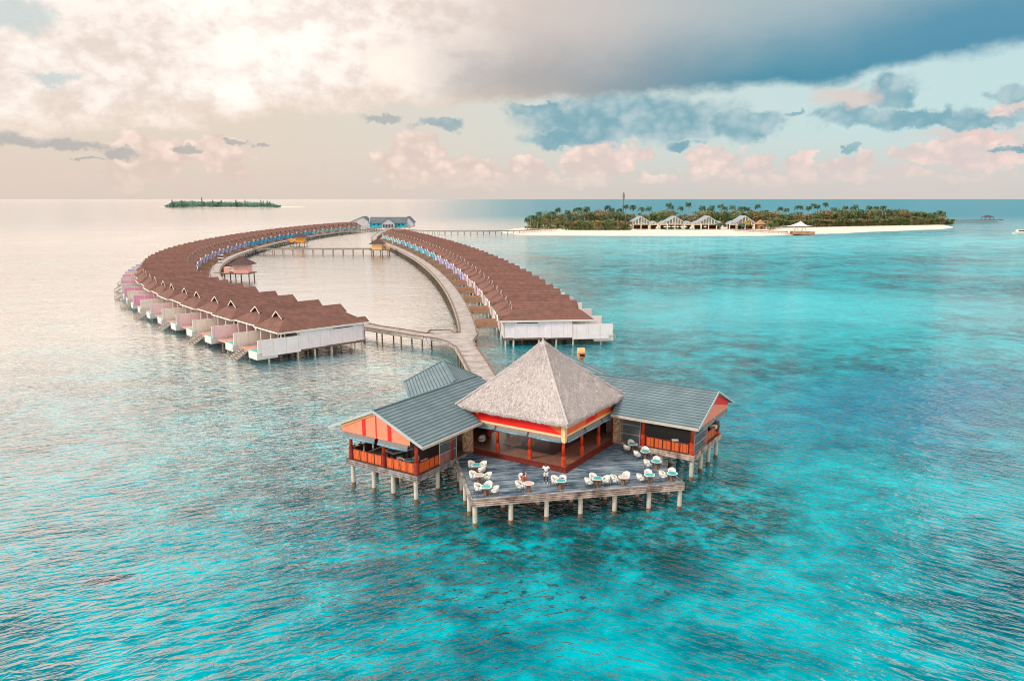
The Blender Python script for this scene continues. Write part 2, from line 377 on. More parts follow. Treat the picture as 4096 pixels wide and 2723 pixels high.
H = t.m('ADD', t.m('MULTIPLY', amp, t.m('ADD', t.m('MULTIPLY', h1, .14), t.m('MULTIPLY', h2, .58))), t.m('MULTIPLY', calm, t.m('ADD', t.m('MULTIPLY', h3, .8), t.m('MULTIPLY', h4, .055))))
bmp = t.new('ShaderNodeBump'); bmp.inputs['Strength'].default_value = 1.0; t.setin(bmp.inputs['Distance'], 1.0)
t.setin(bmp.inputs['Height'], H)
dif = t.new('ShaderNodeBsdfDiffuse'); t.setin(dif.inputs[0], c)
gl = t.new('ShaderNodeBsdfAnisotropic'); t.setin(gl.inputs['Roughness'], t.ramp(dist, 120, 600, .05, .14)); gl.inputs['Color'].default_value = (1, 1, 1, 1)
t.l.new(bmp.outputs[0], gl.inputs['Normal'])
fr = t.new('ShaderNodeFresnel'); fr.inputs[0].default_value = 1.5; t.l.new(bmp.outputs[0], fr.inputs['Normal'])
# open sea to the right and beyond the reef is choppier, so it mirrors less sky at a low angle
chop = t.m('MULTIPLY', t.ramp(t.m('DIVIDE', px_, t.m('ADD', py_, 1.0)), -.05, .22, 1.0, .62), t.m('SUBTRACT', 1.0, t.m('MULTIPLY', t.m('MULTIPLY', t.ramp(py_, 620, 1300), t.ramp(t.m('DIVIDE', px_, t.m('ADD', py_, 1.0)), -.16, .02)), .55)))
ms = t.new('ShaderNodeMixShader'); t.setin(ms.inputs[0], t.m('MULTIPLY', t.m('MULTIPLY_ADD', fr.outputs[0], t.m('ADD', 2.9, t.m('ADD', t.m('MULTIPLY', t.m('MULTIPLY', lft, t.ramp(dist, 60, 150)), .5), t.m('MULTIPLY', t.ramp(ratio, .02, -.16), t.ramp(dist, 45, 75, .35, 1.3)))), t.ramp(dist, 60, 190, -.27, -.16), clamp=True), chop, clamp=True)); t.l.new(dif.outputs[0], ms.inputs[1]); t.l.new(gl.outputs[0], ms.inputs[2])
t.l.new(ms.outputs[0], t.new('ShaderNodeOutputMaterial').inputs[0]); M['sea'] = wm
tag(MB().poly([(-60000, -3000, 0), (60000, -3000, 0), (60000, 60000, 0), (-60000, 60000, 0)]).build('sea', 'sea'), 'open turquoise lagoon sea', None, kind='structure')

# ================================================================== VILLAS
RP = [(13.9, 128.0), (12.18, 142.9), (10.0, 162.78), (7.46, 182.62), (4.57, 202.4), (1.34, 222.14), (-2.2, 241.83), (-6.06, 261.45), (-10.21, 281.02), (-14.63, 300.52), (-19.33, 319.96), (-24.29, 339.34), (-29.48, 358.65), (-34.91, 377.9), (-40.56, 397.08), (-46.41, 416.21), (-52.46, 435.27), (-58.7, 454.27), (-65.11, 473.22), (-71.7, 492.1), (-78.5, 511)]
LP = [(-29.5, 117), (-40.52, 129.19), (-54.09, 143.88), (-67.25, 158.94), (-79.69, 174.6), (-91.17, 190.97), (-101.58, 208.05), (-110.83, 225.77), (-118.95, 244.05), (-125.99, 262.76), (-132.05, 281.82), (-137.23, 301.14), (-141.65, 320.64), (-145.39, 340.29), (-148.54, 360.04), (-151.16, 379.86), (-153.29, 399.75), (-154.96, 419.68), (-156.19, 439.64), (-156.96, 459.63), (-157.28, 479.62), (-157.13, 499.62), (-156.5, 519.61), (-155.39, 539.58), (-153.76, 559.51), (-151.6, 579.39), (-148.88, 599.21), (-145.53, 618.93), (-141.48, 638.51), (-137, 658)]
def curve(P, step=1.0):
    q = []
    for i in range(1, len(P) - 2):
        p0, p1, p2, p3 = [Vector((*P[j], 0)) for j in (i - 1, i, i + 1, i + 2)]
        for k in range(40):
            u = k / 40; q.append(.5 * ((2 * p1) + (p2 - p0) * u + (2 * p0 - 5 * p1 + 4 * p2 - p3) * u * u + (3 * p1 - p0 - 3 * p2 + p3) * u ** 3))
    q.append(Vector((*P[-2], 0)))
    d = [0]
    for a, b in zip(q, q[1:]): d.append(d[-1] + (b - a).length)
    def f(s):
        s = max(0, min(s, d[-1] - .01)) if s >= 0 else s
        if s < 0: T0 = (q[1] - q[0]).normalized(); return q[0] + T0 * s, T0
        lo, hi = 0, len(d) - 1
        while hi - lo > 1:
            m_ = (lo + hi) // 2
            if d[m_] <= s: lo = m_
            else: hi = m_
        u = (s - d[lo]) / (d[hi] - d[lo])
        a, b = q[max(0, lo - 30)], q[min(len(q) - 1, hi + 30)]
        return q[lo].lerp(q[hi], u), (b - a).normalized()
    return f, d[-1]
RC, RLEN = curve(RP); LC, LLEN = curve(LP)
RIDGE, EAVE = 7.9, 4.95
def pile(mb, x, y, z1, r=.17): mb.cyl((x, y), r, r, -1.5, z1, 8)
def make_villa(ns, par, far=False):
    """x outward, y along the row; ns = side of the nearer neighbour, par = +-1 shifts the ridge"""
    t0 = thing('overwater_villa', 'villa', 'villa')
    rv = .65 * par; w_ = 4.72; ze = EAVE; gz = 6.75; ge = .0
    r = MB()
    A0, A1 = (ge, rv, RIDGE), (12.1, rv, RIDGE)
    def rake(x, sgn, z):     # point of the main slopes at height z
        k_ = (RIDGE - z) / (RIDGE - ze); return (x, rv + (sgn * w_ - rv) * k_, z)
    x0, x1 = -2.75, (14.75 if par * ns < 0 else 14.15)
    for sg in (-1, 1):
        g0, g1 = rake(.25, sg, gz), rake(11.85, sg, gz)
        pts = [(ge - .35, rv, RIDGE), (12.45, rv, RIDGE), (12.45, g1[1], gz), g1, (x1, sg * w_, ze), (x0, sg * w_, ze), g0, (ge - .35, g0[1], gz)]
        r.poly(pts); r.poly([(p[0], p[1], p[2] - .12) for p in pts])
        r.poly([pts[5], pts[4], (x1, sg * w_, ze - .12), (x0, sg * w_, ze - .12)])
    for xx, gx in ((x0, .25), (x1, 11.85)):
        a, b = rake(gx, -1, gz), rake(gx, 1, gz)
        r.poly([(xx, -w_, ze), (xx, w_, ze), b, a])
        r.poly([(xx, -w_, ze), (xx, w_, ze), (xx, w_, ze - .12), (xx, -w_, ze - .12)])
    rf = r.build('roof', 'villa_shingle', t0)
    g = MB()
    for xx in (ge - .31, 12.41):
        g = MB()
        for sg in (-1, 1):
            e_ = rake(xx, sg, gz - .02); g.bar((xx, rv, RIDGE - .13), (xx, e_[1], e_[2] - .12), .17, .10, (1, 0, 0))
        g.build('barge_board', 'white_trim', t0)
    for xx in (.22, 11.88): MB().poly([(xx, rv, RIDGE - .25), rake(xx, -1, gz), rake(xx, 1, gz)]).build('gable_vent', 'dark', t0)
    fa = MB()
    for sg in (-1, 1): fa.box(x0 - .03, x1 + .03, sg * (w_ + .03) - .05, sg * (w_ + .03) + .05, ze - .33, ze - .04)
    fa.box(x0 - .11, x0 - .01, *sorted((ns * w_, ns * .9)), ze - .36, ze - .03); fa.box(x1 + .01, x1 + .09, -w_ + .2, w_ - .2, ze - .26, ze - .05)
    if par * ns < 0:         # little pediment shared by the pair's entrance
        fa.bar((x0 - .5, ns * 3.2, ze + .75), (x0 - .5, ns * 4.7, ze - .1), .26, .14, (1, 0, 0)); fa.bar((x0 - .5, ns * 3.2, ze + .75), (x0 - .5, ns * 1.7, ze - .1), .26, .14, (1, 0, 0))
    fa.build('fascia', 'white_trim', t0)
    if par * ns < 0:
        MB().poly([(x0 - .4, ns * 1.7, ze - .1), (x0 - .4, ns * 4.7, ze - .1), (x0 - .4, ns * 3.2, ze + .7)]).build('pediment', 'wall_pink', t0)
        pm = MB(); pm.poly([(x0 - .5, ns * 1.7, ze - .1), (x0 - .5, ns * 3.2, ze + .75), (x0 + 1.2, ns * 3.2, ze + .75)]); pm.poly([(x0 - .5, ns * 4.7, ze - .1), (x0 - .5, ns * 3.2, ze + .75), (x0 + 1.2, ns * 3.2, ze + .75)])
        pm.build('porch_roof', 'villa_shingle', t0)
    b = MB(); wy = 4.35
    b.box(-.4, 5.7, -wy, wy, 1.55, ze - .1); b.box(5.7, 10.7, -wy - .12, wy + .12, 1.5, ze - .12); b.box(-2.0, -.4, -wy + .15, wy - .15, 1.6, ze - .15)
    b.build('wall', 'white_wall', t0)
    if not far:
        MB().box(.3, 4.2, ns * (wy + .02) - .02, ns * (wy + .02) + .02, 4.30, 4.45).build('window', 'dark_glass', t0)
        MB().box(10.72, 10.76, -3.6, -1.6, 1.7, 4.2).build('window', 'dark_glass', t0); MB().box(10.72, 10.76, -1.0, 3.4, 1.7, 4.2).build('sliding_door', 'dark_glass', t0)
    e = MB(); e.box(-2.2, -2.03, -wy + .1, wy - .1, 1.55, ze - .36)
    e.build('entrance_wall', 'white_wall', t0)
    d = MB(); dy = -ns * 2.2; d.box(-2.26, -2.2, dy - .55, dy + .55, 1.75, 3.9)
    d.build('door', 'dark_glass', t0)
    tr = MB(); tr.box(10.7, 17.7, -4.55, 4.55, 1.4, 1.6); tr.build('terrace', 'terrace_wood', t0)
    sc = MB(); ys = ns * 4.62; sc.box(10.75, 18.4, ys - .06, ys + .06, 1.85, 3.95)
    sc.box(10.75, 17.7, ys - .055, ys + .055, 1.2, 1.84)
    sc.build('privacy_screen', 'scr_white', t0)
    if not far:
        sc = MB(); sc.box(10.72, 18.42, ys - .075, ys + .075, 3.95, 4.03)
        for xx in (10.8, 13.3, 15.8, 18.35): sc.box(xx - .06, xx + .06, ys - .085, ys + .085, 1.7, 3.95)
        sc.build('screen_frame', 'white_trim', t0)
        for xx, yy in ((13.9, -3.9), (13.9, 3.9), (13.9, 0)): MB().box(xx - .09, xx + .09, yy - .09, yy + .09, 1.6, ze - .2).build('post', 'white_trim', t0)
    p = MB(); ya, yb = sorted((ns * 4.5, ns * 1.3)); p.box(14.9, 18.6, ya, yb, .75, 1.98)
    p.build('pool', 'pool_shell', t0)
    pw = MB(); pw.box(15.1, 18.4, ya + .2, yb - .2, 1.9, 2.03); pwo = pw.build('pool_water', 'pool_water', t0)
    if par * ns < 0:
        for yc in (-ns * 1.4, -ns * 3.3):
            s_ = MB()
            for q in (-.5, .5): s_.bar((17.6, yc + q, 1.5), (20.6, yc + q, -.3), .09, .28); s_.bar((18.0, yc + q, 2.3), (20.5, yc + q, .7), .07, .07); s_.bar((20.4, yc + q, -.2), (20.4, yc + q, .8), .07, .07)
            for q in range(7): xx = 17.9 + q * .42; zz = 1.35 - q * .25; s_.box(xx - .16, xx + .16, yc - .5, yc + .5, zz - .04, zz + .02)
            s_.build('stairs', 'stone_trim', t0)
    else:
        # entrance bridge with boarded sides, one for each pair of villas
        br = MB(); y0, y1 = sorted((ns * 2.4, -ns * 1.0)); br.box(-6.9, -2.2, y0, y1, 1.75, 1.95)
        br.box(-6.6, -2.3, y0 - .06, y0 + .06, 1.6, 2.95); br.box(-6.6, -2.3, y1 - .06, y1 + .06, 1.6, 2.95)
        br.build('entrance_bridge', 'bridge_wood', t0)
    px = (-1.8, -.3, 4.5, 7.8, 11.0, 16.3)
    for yy in ((ns * 4.0, -ns * 3.6) if not far else (ns * 4.0,)):
        for xx in px:
            q = MB(); pile(q, 0, 0, 1.6); q.build('piling', 'concrete_pile', t0, loc=(xx, yy, 0))
    if not far:
        for xx, yy in ((1.8, 0), (6.0, 0), (13.6, -ns * 2)):
            q = MB(); pile(q, 0, 0, 1.6); q.build('piling', 'concrete_pile', t0, loc=(xx, yy, 0))
    fl = MB(); fl.box(-2.0, 10.7, -wy + .1, wy - .1, 1.2, 1.5); fl.build('floor_beam', 'old_wood', t0)
    return t0
WN = {'wall_white_pink': 'white', 'wall_pink': 'pale pink', 'wall_lilac': 'lilac', 'wall_blue': 'deep blue', 'wall_bright_blue': 'bright blue', 'wall_cyan': 'pale cyan', 'white_wall': 'off-white'}
SN = {'scr_white': 'white', 'scr_cream': 'cream', 'scr_pale_pink': 'pale pink', 'scr_pink': 'strong pink', 'scr_grey': 'grey', 'scr_violet': 'violet'}
def row(f, n, side):
    ns = -1 if side == 'right' else 1
    protos = {}
    for i in range(n):
        kpar = 1 if i % 2 == 0 else -1           # +1: ridge pushed to the far neighbour
        par = kpar * (-ns)
        s = 9.6 * i
        P_, T_ = f(s)
        out = Vector((T_.y, -T_.x, 0)) if side == 'right' else Vector((-T_.y, T_.x, 0))
        loc = P_ - out * 12.1; rz = math.atan2(out.y, out.x)
        far = P_.y > 330
        if side == 'right':
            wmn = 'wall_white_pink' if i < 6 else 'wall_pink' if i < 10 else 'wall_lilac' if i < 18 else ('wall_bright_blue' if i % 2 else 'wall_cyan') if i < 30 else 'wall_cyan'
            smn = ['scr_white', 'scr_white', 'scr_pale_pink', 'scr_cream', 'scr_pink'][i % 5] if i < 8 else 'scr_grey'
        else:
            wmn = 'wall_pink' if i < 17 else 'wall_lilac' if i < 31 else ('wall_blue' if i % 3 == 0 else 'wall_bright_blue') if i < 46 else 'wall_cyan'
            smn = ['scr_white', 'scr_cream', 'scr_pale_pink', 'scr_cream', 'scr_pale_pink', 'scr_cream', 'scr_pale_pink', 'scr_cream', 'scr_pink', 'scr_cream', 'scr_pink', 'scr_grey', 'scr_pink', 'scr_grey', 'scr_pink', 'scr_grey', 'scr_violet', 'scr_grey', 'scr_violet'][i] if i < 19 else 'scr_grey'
        lab = 'brown-roofed villa on stilts, %s entrance wall, %s from near end of %s row' % (WN[wmn], ordn(i + 1), side)
        if side == 'left' and i < 19: lab = 'brown-roofed villa on stilts, %s privacy screen, %s from near end of left row' % (SN[smn], ordn(i + 1))
        key = (par, far)
        if key not in protos:
            o = make_villa(ns, par, far); protos[key] = o
            o.location = loc; o.rotation_euler = (0, 0, rz); o['label'] = lab; ch = kids(o)
            KC[o.name] = [(c_, kids(c_)) for c_ in ch]
            for c_ in ch:
                if c_.name.split('.')[0] in ('entrance_wall', 'privacy_screen', 'pediment', 'wall'): setmat(c_, 'white_wall')
            o['group'] = 'villas on stilts in the %s row' % side
        else:
            o = dup(protos[key], loc, rz, lab); ch = r_parts[o.name]
        for c_ in ch:
            b_ = c_.name.split('.')[0]
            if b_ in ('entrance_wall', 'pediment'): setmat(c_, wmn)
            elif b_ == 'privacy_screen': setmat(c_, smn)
            elif b_ == 'wall': setmat(c_, 'white_wall')
row(RC, 37, 'right'); row(LC, 57, 'left')
# ================================================================== WALKWAYS
WZ = 2.3
def boardwalk(name, label, pts, wid, z=WZ, step=3.7, side=1, widths=None, cat='boardwalk', rail=True, mdeck='walk_deck', npile=100, both=False):
    t0 = thing(name, label, cat, (0, 0, 0))
    pts = [Vector((p[0], p[1], 0)) for p in pts]
    nrm = []
    for i in range(len(pts)):
        d = (pts[min(i + 1, len(pts) - 1)] - pts[max(i - 1, 0)]).normalized(); nrm.append(Vector((-d.y, d.x, 0)))
    hw = [(widths[i] if widths else wid) / 2 for i in range(len(pts))]
    d_, f_, c_ = MB(), MB(), MB()
    for i in range(len(pts) - 1):
        a, b, na, nb_ = pts[i], pts[i + 1], nrm[i] * hw[i], nrm[i + 1] * hw[i + 1]
        q = [a - na, b - nb_, b + nb_, a + na]
        d_.slab([(p.x, p.y, z) for p in q], .18)
        for s_ in (-1, 1):
            p0, p1 = a + na * s_, b + nb_ * s_
            o = nrm[i] * s_ * .06
            f_.bar((p0 + o + Vector((0, 0, z - .28))), (p1 + o + Vector((0, 0, z - .28))), .10, .52)
            c_.bar((p0 - o * 2 + Vector((0, 0, z + .11))), (p1 - o * 2 + Vector((0, 0, z + .11))), .16, .16)
    d_.build('deck', mdeck, t0); f_.build('edge_beam', 'walk_side', t0)
    if rail: c_.build('kerb_rail', 'old_wood', t0)
    L = [0]
    for a, b in zip(pts, pts[1:]): L.append(L[-1] + (b - a).length)
    n = int(L[-1] / step); me = None; stuff = MB(); cnt = 0
    for k in range(n + 1):
        s = k * step + .5; j = max(i for i in range(len(L)) if L[i] <= s) if s < L[-1] else len(L) - 2
        j = min(j, len(pts) - 2); u = (s - L[j]) / max(.01, L[j + 1] - L[j]); u = min(u, 1)
        p = pts[j].lerp(pts[j + 1], u); nn = nrm[j]; h = hw[j]
        for s_ in (side, -side):
            q = p + nn * (h - .25) * s_
            if (s_ == side or both) and cnt < npile:
                cnt += 1
                if me is None:
                    mb = MB(); pile(mb, 0, 0, z - .2, .14); o = mb.build('piling', 'stained_pile', t0); me = o.data
                else: o = bpy.data.objects.new('piling', me); COL.objects.link(o); o.parent = t0
                o.location = (q.x, q.y, 0)
            else: pile(stuff, q.x, q.y, z - .2, .14)
    if stuff.v: o = stuff.build('piling', 'stained_pile', t0); o['kind'] = 'stuff'
    return t0
mat('walk_side', (.34, .30, .26), .8, .25, 1.2)
def off(f, s, u, side):
    P_, T_ = f(s); out = Vector((T_.y, -T_.x, 0)) if side == 'right' else Vector((-T_.y, T_.x, 0))
    p = P_ + out * (u - 12.1); return (p.x, p.y)
rp = [off(RC, s, -8.4, 'right') for s in range(0, 350, 8)]
boardwalk('boardwalk', 'long curved grey boardwalk along the inner side of the right villa row', [(-8.2, 138.6)] + rp[1:] + [(-91, 500), (-98, 560), (-103, 640), (-105, 664)], 3.4, side=1)
lp = [off(LC, s, -8.5, 'left') for s in range(2, 540, 8)]
boardwalk('boardwalk', 'long grey boardwalk curling along the inner side of the left villa row', [(-15.3, 136.0), (-17.4, 137.2), (-20.3, 139.6), (-24.3, 142.8)] + lp + [(-120, 640), (-117, 664)], 3.4, side=-1, step=5.2)
tk_ = boardwalk('boardwalk', 'wide straight boardwalk leading from the restaurant to the fork', [(-.9, 84), (-2.4, 95), (-4.4, 106), (-6.3, 117), (-8.0, 126)], 3.6, z=2.34, side=1, both=True)
fk = [(-9.9, 125.6), (-11.4, 129.6), (-13.4, 132.4), (-15.7, 134.0), (-15.9, 137.6), (-15.7, 141.2), (-12.0, 141.6), (-10.7, 138.4), (-9.9, 138.8), (-6.3, 138.8), (-6.5, 134.6), (-6.9, 130.4), (-6.1, 126.3)]
q = MB(); q.slab([(*p_, 2.336) for p_ in fk], .5); q.build('fork_platform', 'walk_deck', tk_)
q = MB()
for a_, b_ in ((0, 1), (1, 2), (2, 3), (4, 5), (5, 6), (6, 7), (7, 8), (9, 10), (10, 11), (11, 12)): q.bar((*fk[a_], 2.44), (*fk[b_], 2.44), .16, .16)
q.build('fork_kerb', 'old_wood', tk_)
boardwalk('pier', 'straight dark timber pier crossing the lagoon between the two villa rows', [(-130, 379), (-118, 377.5), (-90, 377.5), (-68, 377.5)], 2.4, z=2.6, side=-1, step=5.0, cat='pier', mdeck='old_wood')
boardwalk('jetty', 'thin far jetty running from the blue building to the palm island', [(-100, 640), (-85, 610), (-70, 594), (-55, 586), (-25, 586), (8, 598), (24, 624), (38, 640)], 2.6, z=2.6, side=-1, step=5.0, cat='jetty', mdeck='old_wood')

# ------------------------------------------------------------------ kiosks beside the walkways
mat('kiosk_roof', (.085, .045, .045), .85, .2, 2, stripes=(.2, .2, (.05, .025, .025)))
mat('kiosk_pink', (.86, .44, .40), .7, .06, 1); mat('kiosk_orange', (.90, .30, .015), .7, .05, 1); mat('kiosk_peach', (.88, .50, .22), .7, .06, 1)
def kiosk(label, x, y, rz, m, link):
    t0 = thing('kiosk', label, 'kiosk', (x, y, 0), rz)
    MB().box(-5.4, 4.4, -3.2, 3.2, 2.05, 2.35).build('platform', 'old_wood', t0)
    MB().box(-1.6, 3.2, -2.4, 2.4, 2.35, 5.0).build('wall', m, t0)
    MB().box(-5.0, -3.2, -2.0, .2, 2.35, 4.3).build('side_box', m, t0)
    q = MB(); 
    for z in (2.9, 3.4, 3.9): q.box(-3.2, -1.6, -2.2, -2.05, z, z + .25)
    q.build('slats', 'white_trim', t0)
    MB().box(-2.75, 4.3, -3.3, 3.3, 5.0, 5.2).build('fascia', 'white_trim', t0)
    r = MB(); e = [(-3, -3.5, 5.15), (4.6, -3.5, 5.15), (4.6, 3.5, 5.15), (-3, 3.5, 5.15)]; a, b = (.6, 0, 7.7), (1.0, 0, 7.7)
    r.poly([e[0], e[1], b, a]); r.poly([e[1], e[2], b]); r.poly([e[2], e[3], a, b]); r.poly([e[3], e[0], a]); r.poly(e[::-1])
    r.build('roof', 'kiosk_roof', t0)
    for xx in (-4.6, -.9, 3.6):
        for yy in (-2.6, 2.6): mb = MB(); pile(mb, 0, 0, 2.05, .2); mb.build('piling', 'stained_pile', t0, loc=(xx, yy, 0))
    MB().box(-5.4 - link, -5.3, -1.0, 1.0, 1.95, 2.3).build('gangway', 'old_wood', t0)
kiosk('pink kiosk with brown hip roof on stilts beside the left boardwalk', -92.6, 256, 0, 'kiosk_pink', 4)
kiosk('bright orange kiosk with brown hip roof beside the far left boardwalk', -123.5, 439, 0, 'kiosk_orange', 4)
kiosk('peach orange kiosk on stilts where the crossing pier meets the right boardwalk', -65.8, 374, math.pi, 'kiosk_peach', 3)

# ------------------------------------------------------------------ blue building at the head of the lagoon
mat('slate', (.10, .14, .17), .8, .15, .5); mat('grey_board', (.52, .50, .54), .8, .1, .5); mat('sky_blue_wall', (.03, .48, .66), .7, .06, .3)
t0 = thing('arrival_hall', 'large sky blue and white hall on stilts behind the villa rows', 'building', (0, 0, 0))
MB().box(-145, -90, 668, 690, 1.9, 2.35).build('platform', 'walk_side', t0)
MB().box(-126, -94, 671, 684, 2.35, 6.3).build('wall', 'sky_blue_wall', t0)
r = MB(); r.poly([(-127, 669.6, 6.1), (-93, 669.6, 6.1), (-94, 677.5, 11.2), (-126, 677.5, 11.2)]); r.poly([(-127, 686, 6.1), (-126, 677.5, 11.2), (-94, 677.5, 11.2), (-93, 686, 6.1)])
r.build('roof', 'slate', t0)
def gab(x0, x1, y0, y1, ze, zr, xa=None):
    xa = (x0 + x1) / 2 if xa is None else xa
    MB().poly([(x0, y0, 2.35), (x1, y0, 2.35), (x1, y0, ze), (xa, y0, zr), (x0, y0, ze)]).poly([(x0, y1, 2.35), (x1, y1, 2.35), (x1, y1, ze), (xa, y1, zr), (x0, y1, ze)]).poly([(x0, y0, 2.35), (x0, y1, 2.35), (x0, y1, ze), (x0, y0, ze)]).poly([(x1, y0, 2.35), (x1, y1, 2.35), (x1, y1, ze), (x1, y0, ze)]).build('gable_wing', 'grey_board', t0)
    r = MB(); k = .6; sl1 = (zr - ze) / (xa - x0); sl2 = (zr - ze) / (x1 - xa)
    r.slab([(x0 - k, y0 - .6, ze - k * sl1 + .2), (xa, y0 - .6, zr + .2), (xa, y1 + .4, zr + .2), (x0 - k, y1 + .4, ze - k * sl1 + .2)], .25); r.slab([(x1 + k, y0 - .6, ze - k * sl2 + .2), (x1 + k, y1 + .4, ze - k * sl2 + .2), (xa, y1 + .4, zr + .2), (xa, y0 - .6, zr + .2)], .25)
    r.build('roof', 'slate', t0)
gab(-114.4, -103.4, 666.5, 677, 6.2, 10.2); gab(-143.5, -126.2, 672, 690, 6.8, 11.6, -132); gab(-94, -88, 672, 690, 7, 11.6, -92.5)
for k in range(7): MB().box(-113.4 + k * 1.35, -112.7 + k * 1.35, 666.3, 666.45, 2.6, 5.0).build('window', 'dark', t0)
for xx in (-122.6, -118.8, -100.4, -97): MB().box(xx, xx + 1.1, 670.8, 670.95, 3.9, 5.2).build('window', 'dark', t0)
MB().box(-126.15, -125.7, 670.2, 671, 2.4, 10).build('red_trim', 'kiosk_pink', t0)
for k in range(14):
    mb = MB(); pile(mb, 0, 0, 1.9, .4); mb.build('piling', 'concrete_pile', t0, loc=(-144 + k * 4.1, 668.6, 0))

# ================================================================== RESTAURANT
F0 = Vector((4.82, 65.2, 0)); RZ = R(57.3)
ER = Vector((math.cos(RZ), math.sin(RZ), 0)); EL = Vector((-math.sin(RZ), math.cos(RZ), 0))
def loc_rl(p): d = Vector((p[0], p[1], 0)) - F0; return d.dot(ER), d.dot(EL)
mat('post_red', (.62, .055, .014), .35, .18, 3, .004, 20); mat('post_base', (.26, .022, .012), .4, .25, 3)
mat('red_panel', (.86, .006, .003), .6, .03, .5); mat('orange_panel', (.90, .14, .025), .6, .05, .5); mat('salmon', (.90, .26, .15), .6, .05, .6); mat('cream_beam', (.86, .60, .32), .6, .06, 1)
mat('blind_grey', (.20, .19, .19), .6, .1, 2); mat('blind_roll', (.16, .32, .42), .35, .3, 5, .02, 8)
mat('tile_floor', (.24, .12, .085), .3, .3, 6); mat('floor_edge', (.16, .022, .014), .35, .3, 5)
mat('rug_dark', (.008, .022, .028), .3, .5, 1.2); mat('pale_cream', (.82, .74, .58), .5, .05, 2)
mat('roof_tile', (.125, .19, .225), .75, .1, .5, .006, 14, col2=(.16, .235, .27), stripes=(.165, .30, (.018, .062, .09)))
mat('roof_trim', (.42, .50, .52), .6, .1, 2); mat('eave_trim', (.50, .46, .40), .6, .12, 2); mat('ridge_tile', (.10, .18, .22), .7, .2, 3)
mat('stone_pillar', (.60, .26, .10), .9, .5, 3.5, .02, 9, col2=(.74, .54, .38)); mat('inner_wall', (.26, .18, .14), .7, .2, 1)
planks('sun_deck', (.008, .045, .095), (.25, .33, .39), R(11), .17); mat('deck_edge', (.38, .26, .21), .8, .5, 1.1, col2=(.78, .60, .52)); mat('grey_edge', (.22, .17, .15), .8, .4, 1.4, col2=(.40, .38, .38))
wv_ = mat('woven', (.78, .13, .02), .6, .12, 3)
t = NT(wv_.node_tree); p = t.n['Principled BSDF']; pos = t.new('ShaderNodeNewGeometry').outputs['Position']; x, y, z = t.sep(pos)
a = t.m('FRACT', t.m('MULTIPLY', t.m('ADD', x, y), 8)); b = t.m('FRACT', t.m('MULTIPLY', z, 9))
g = t.m('MAXIMUM', t.m('LESS_THAN', a, .22), t.m('LESS_THAN', b, .28)); t.setin(p.inputs['Base Color'], t.mix(t.m('MULTIPLY', g, .8), (.82, .15, .025), (.30, .035, .01)))
mg = bpy.data.materials.new('clear_screen'); mg.use_nodes = True; t = NT(mg.node_tree); p = t.n['Principled BSDF']
p.inputs['Base Color'].default_value = (.25, .32, .34, 1); p.inputs['Roughness'].default_value = .12; p.inputs['Alpha'].default_value = .38; M['clear_screen'] = mg
TH = mat('thatch', (.49, .445, .44), .95, .30, 9, .04, 18, col2=(.64, .595, .60))
pv = thing('thatched_pavilion', 'open square pavilion with a tall grey thatched roof and red band', 'pavilion', F0, RZ)
S_ = 11.4; ZP = 2.9
MB().box(0, 16.5, 0, 16.5, 2.45, 2.66).build('rear_floor', 'inner_wall', pv)
MB().box(0, S_, 0, S_, 2.4, ZP).build('floor', 'tile_floor', pv)
q = MB()
q.box(-.14, S_, -.14, -.01, 2.36, ZP + .02); q.box(-.14, -.01, -.01, S_, 2.36, ZP + .02); q.box(-.34, S_, -.34, -.15, 2.36, 2.62); q.box(-.34, -.15, -.15, S_, 2.36, 2.62)
q.build('step', 'floor_edge', pv)
def dP(x, y, z=2.93): return loc_rl(at(1880 + x * 600 / 2359, 1640 + y * 600 / 2359, z))
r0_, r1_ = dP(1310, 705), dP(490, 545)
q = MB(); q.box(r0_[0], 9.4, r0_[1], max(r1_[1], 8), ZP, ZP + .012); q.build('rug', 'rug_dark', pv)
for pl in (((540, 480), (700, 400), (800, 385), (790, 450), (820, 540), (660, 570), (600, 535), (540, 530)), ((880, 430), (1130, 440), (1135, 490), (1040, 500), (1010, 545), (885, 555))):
    q = MB(); q.slab([(*dP(a, b), ZP + .03) for a, b in pl], .015); q.build('sea_glimpse', 'pale_cream', pv)  # added pale shapes imitating bright sea glimpsed through the open back
PS = (.35, 3.95, 7.6, 11.1)
for i, a in enumerate(PS):
    for j, b in enumerate(PS):
        if i not in (0, 3) and j not in (0, 3): continue
        if i == 3 and j == 3: continue
        q = MB(); q.cyl((a, b), .15, .15, ZP + .9, 5.75, 12); po = q.build('post', 'post_red', pv, True)
        MB().cyl((a, b), .21, .19, ZP, ZP + .92, 12).build('base', 'post_red', po)
q = MB(); zb = 5.62
for a0, a1 in zip(PS, PS[1:]):
    q.box(.12, .3, a0, a1, zb, zb + .2); q.box(a0, a1, .12, .3, zb, zb + .2); q.box(11.1, 11.3, a0, a1, zb, zb + .2); q.box(a0, a1, 11.1, 11.3, zb, zb + .2)
q.build('beam', 'cream_beam', pv)
q = MB(); q.box(.02, .42, .02, .42, 5.2, 7.0); q.build('corner_post', 'cream_beam', pv)
bz0, bz1 = zb + .2, 7.15
q = MB(); q.box(.24, .34, .42, 11.2, bz0, bz1); q.box(.42, 11.2, .24, .34, bz0, bz1); q.box(11.15, 11.25, .4, 11.2, bz0, bz1); q.box(.4, 11.2, 11.15, 11.25, bz0, bz1)
q.build('red_band', 'red_panel', pv)
q = MB(); q.slab([(.6, .6, 7.0), (11, .6, 7.0), (11, 11, 7.0), (.6, 11, 7.0)], .05); q.build('ceiling', 'inner_wall', pv)
q = MB(); k = .232
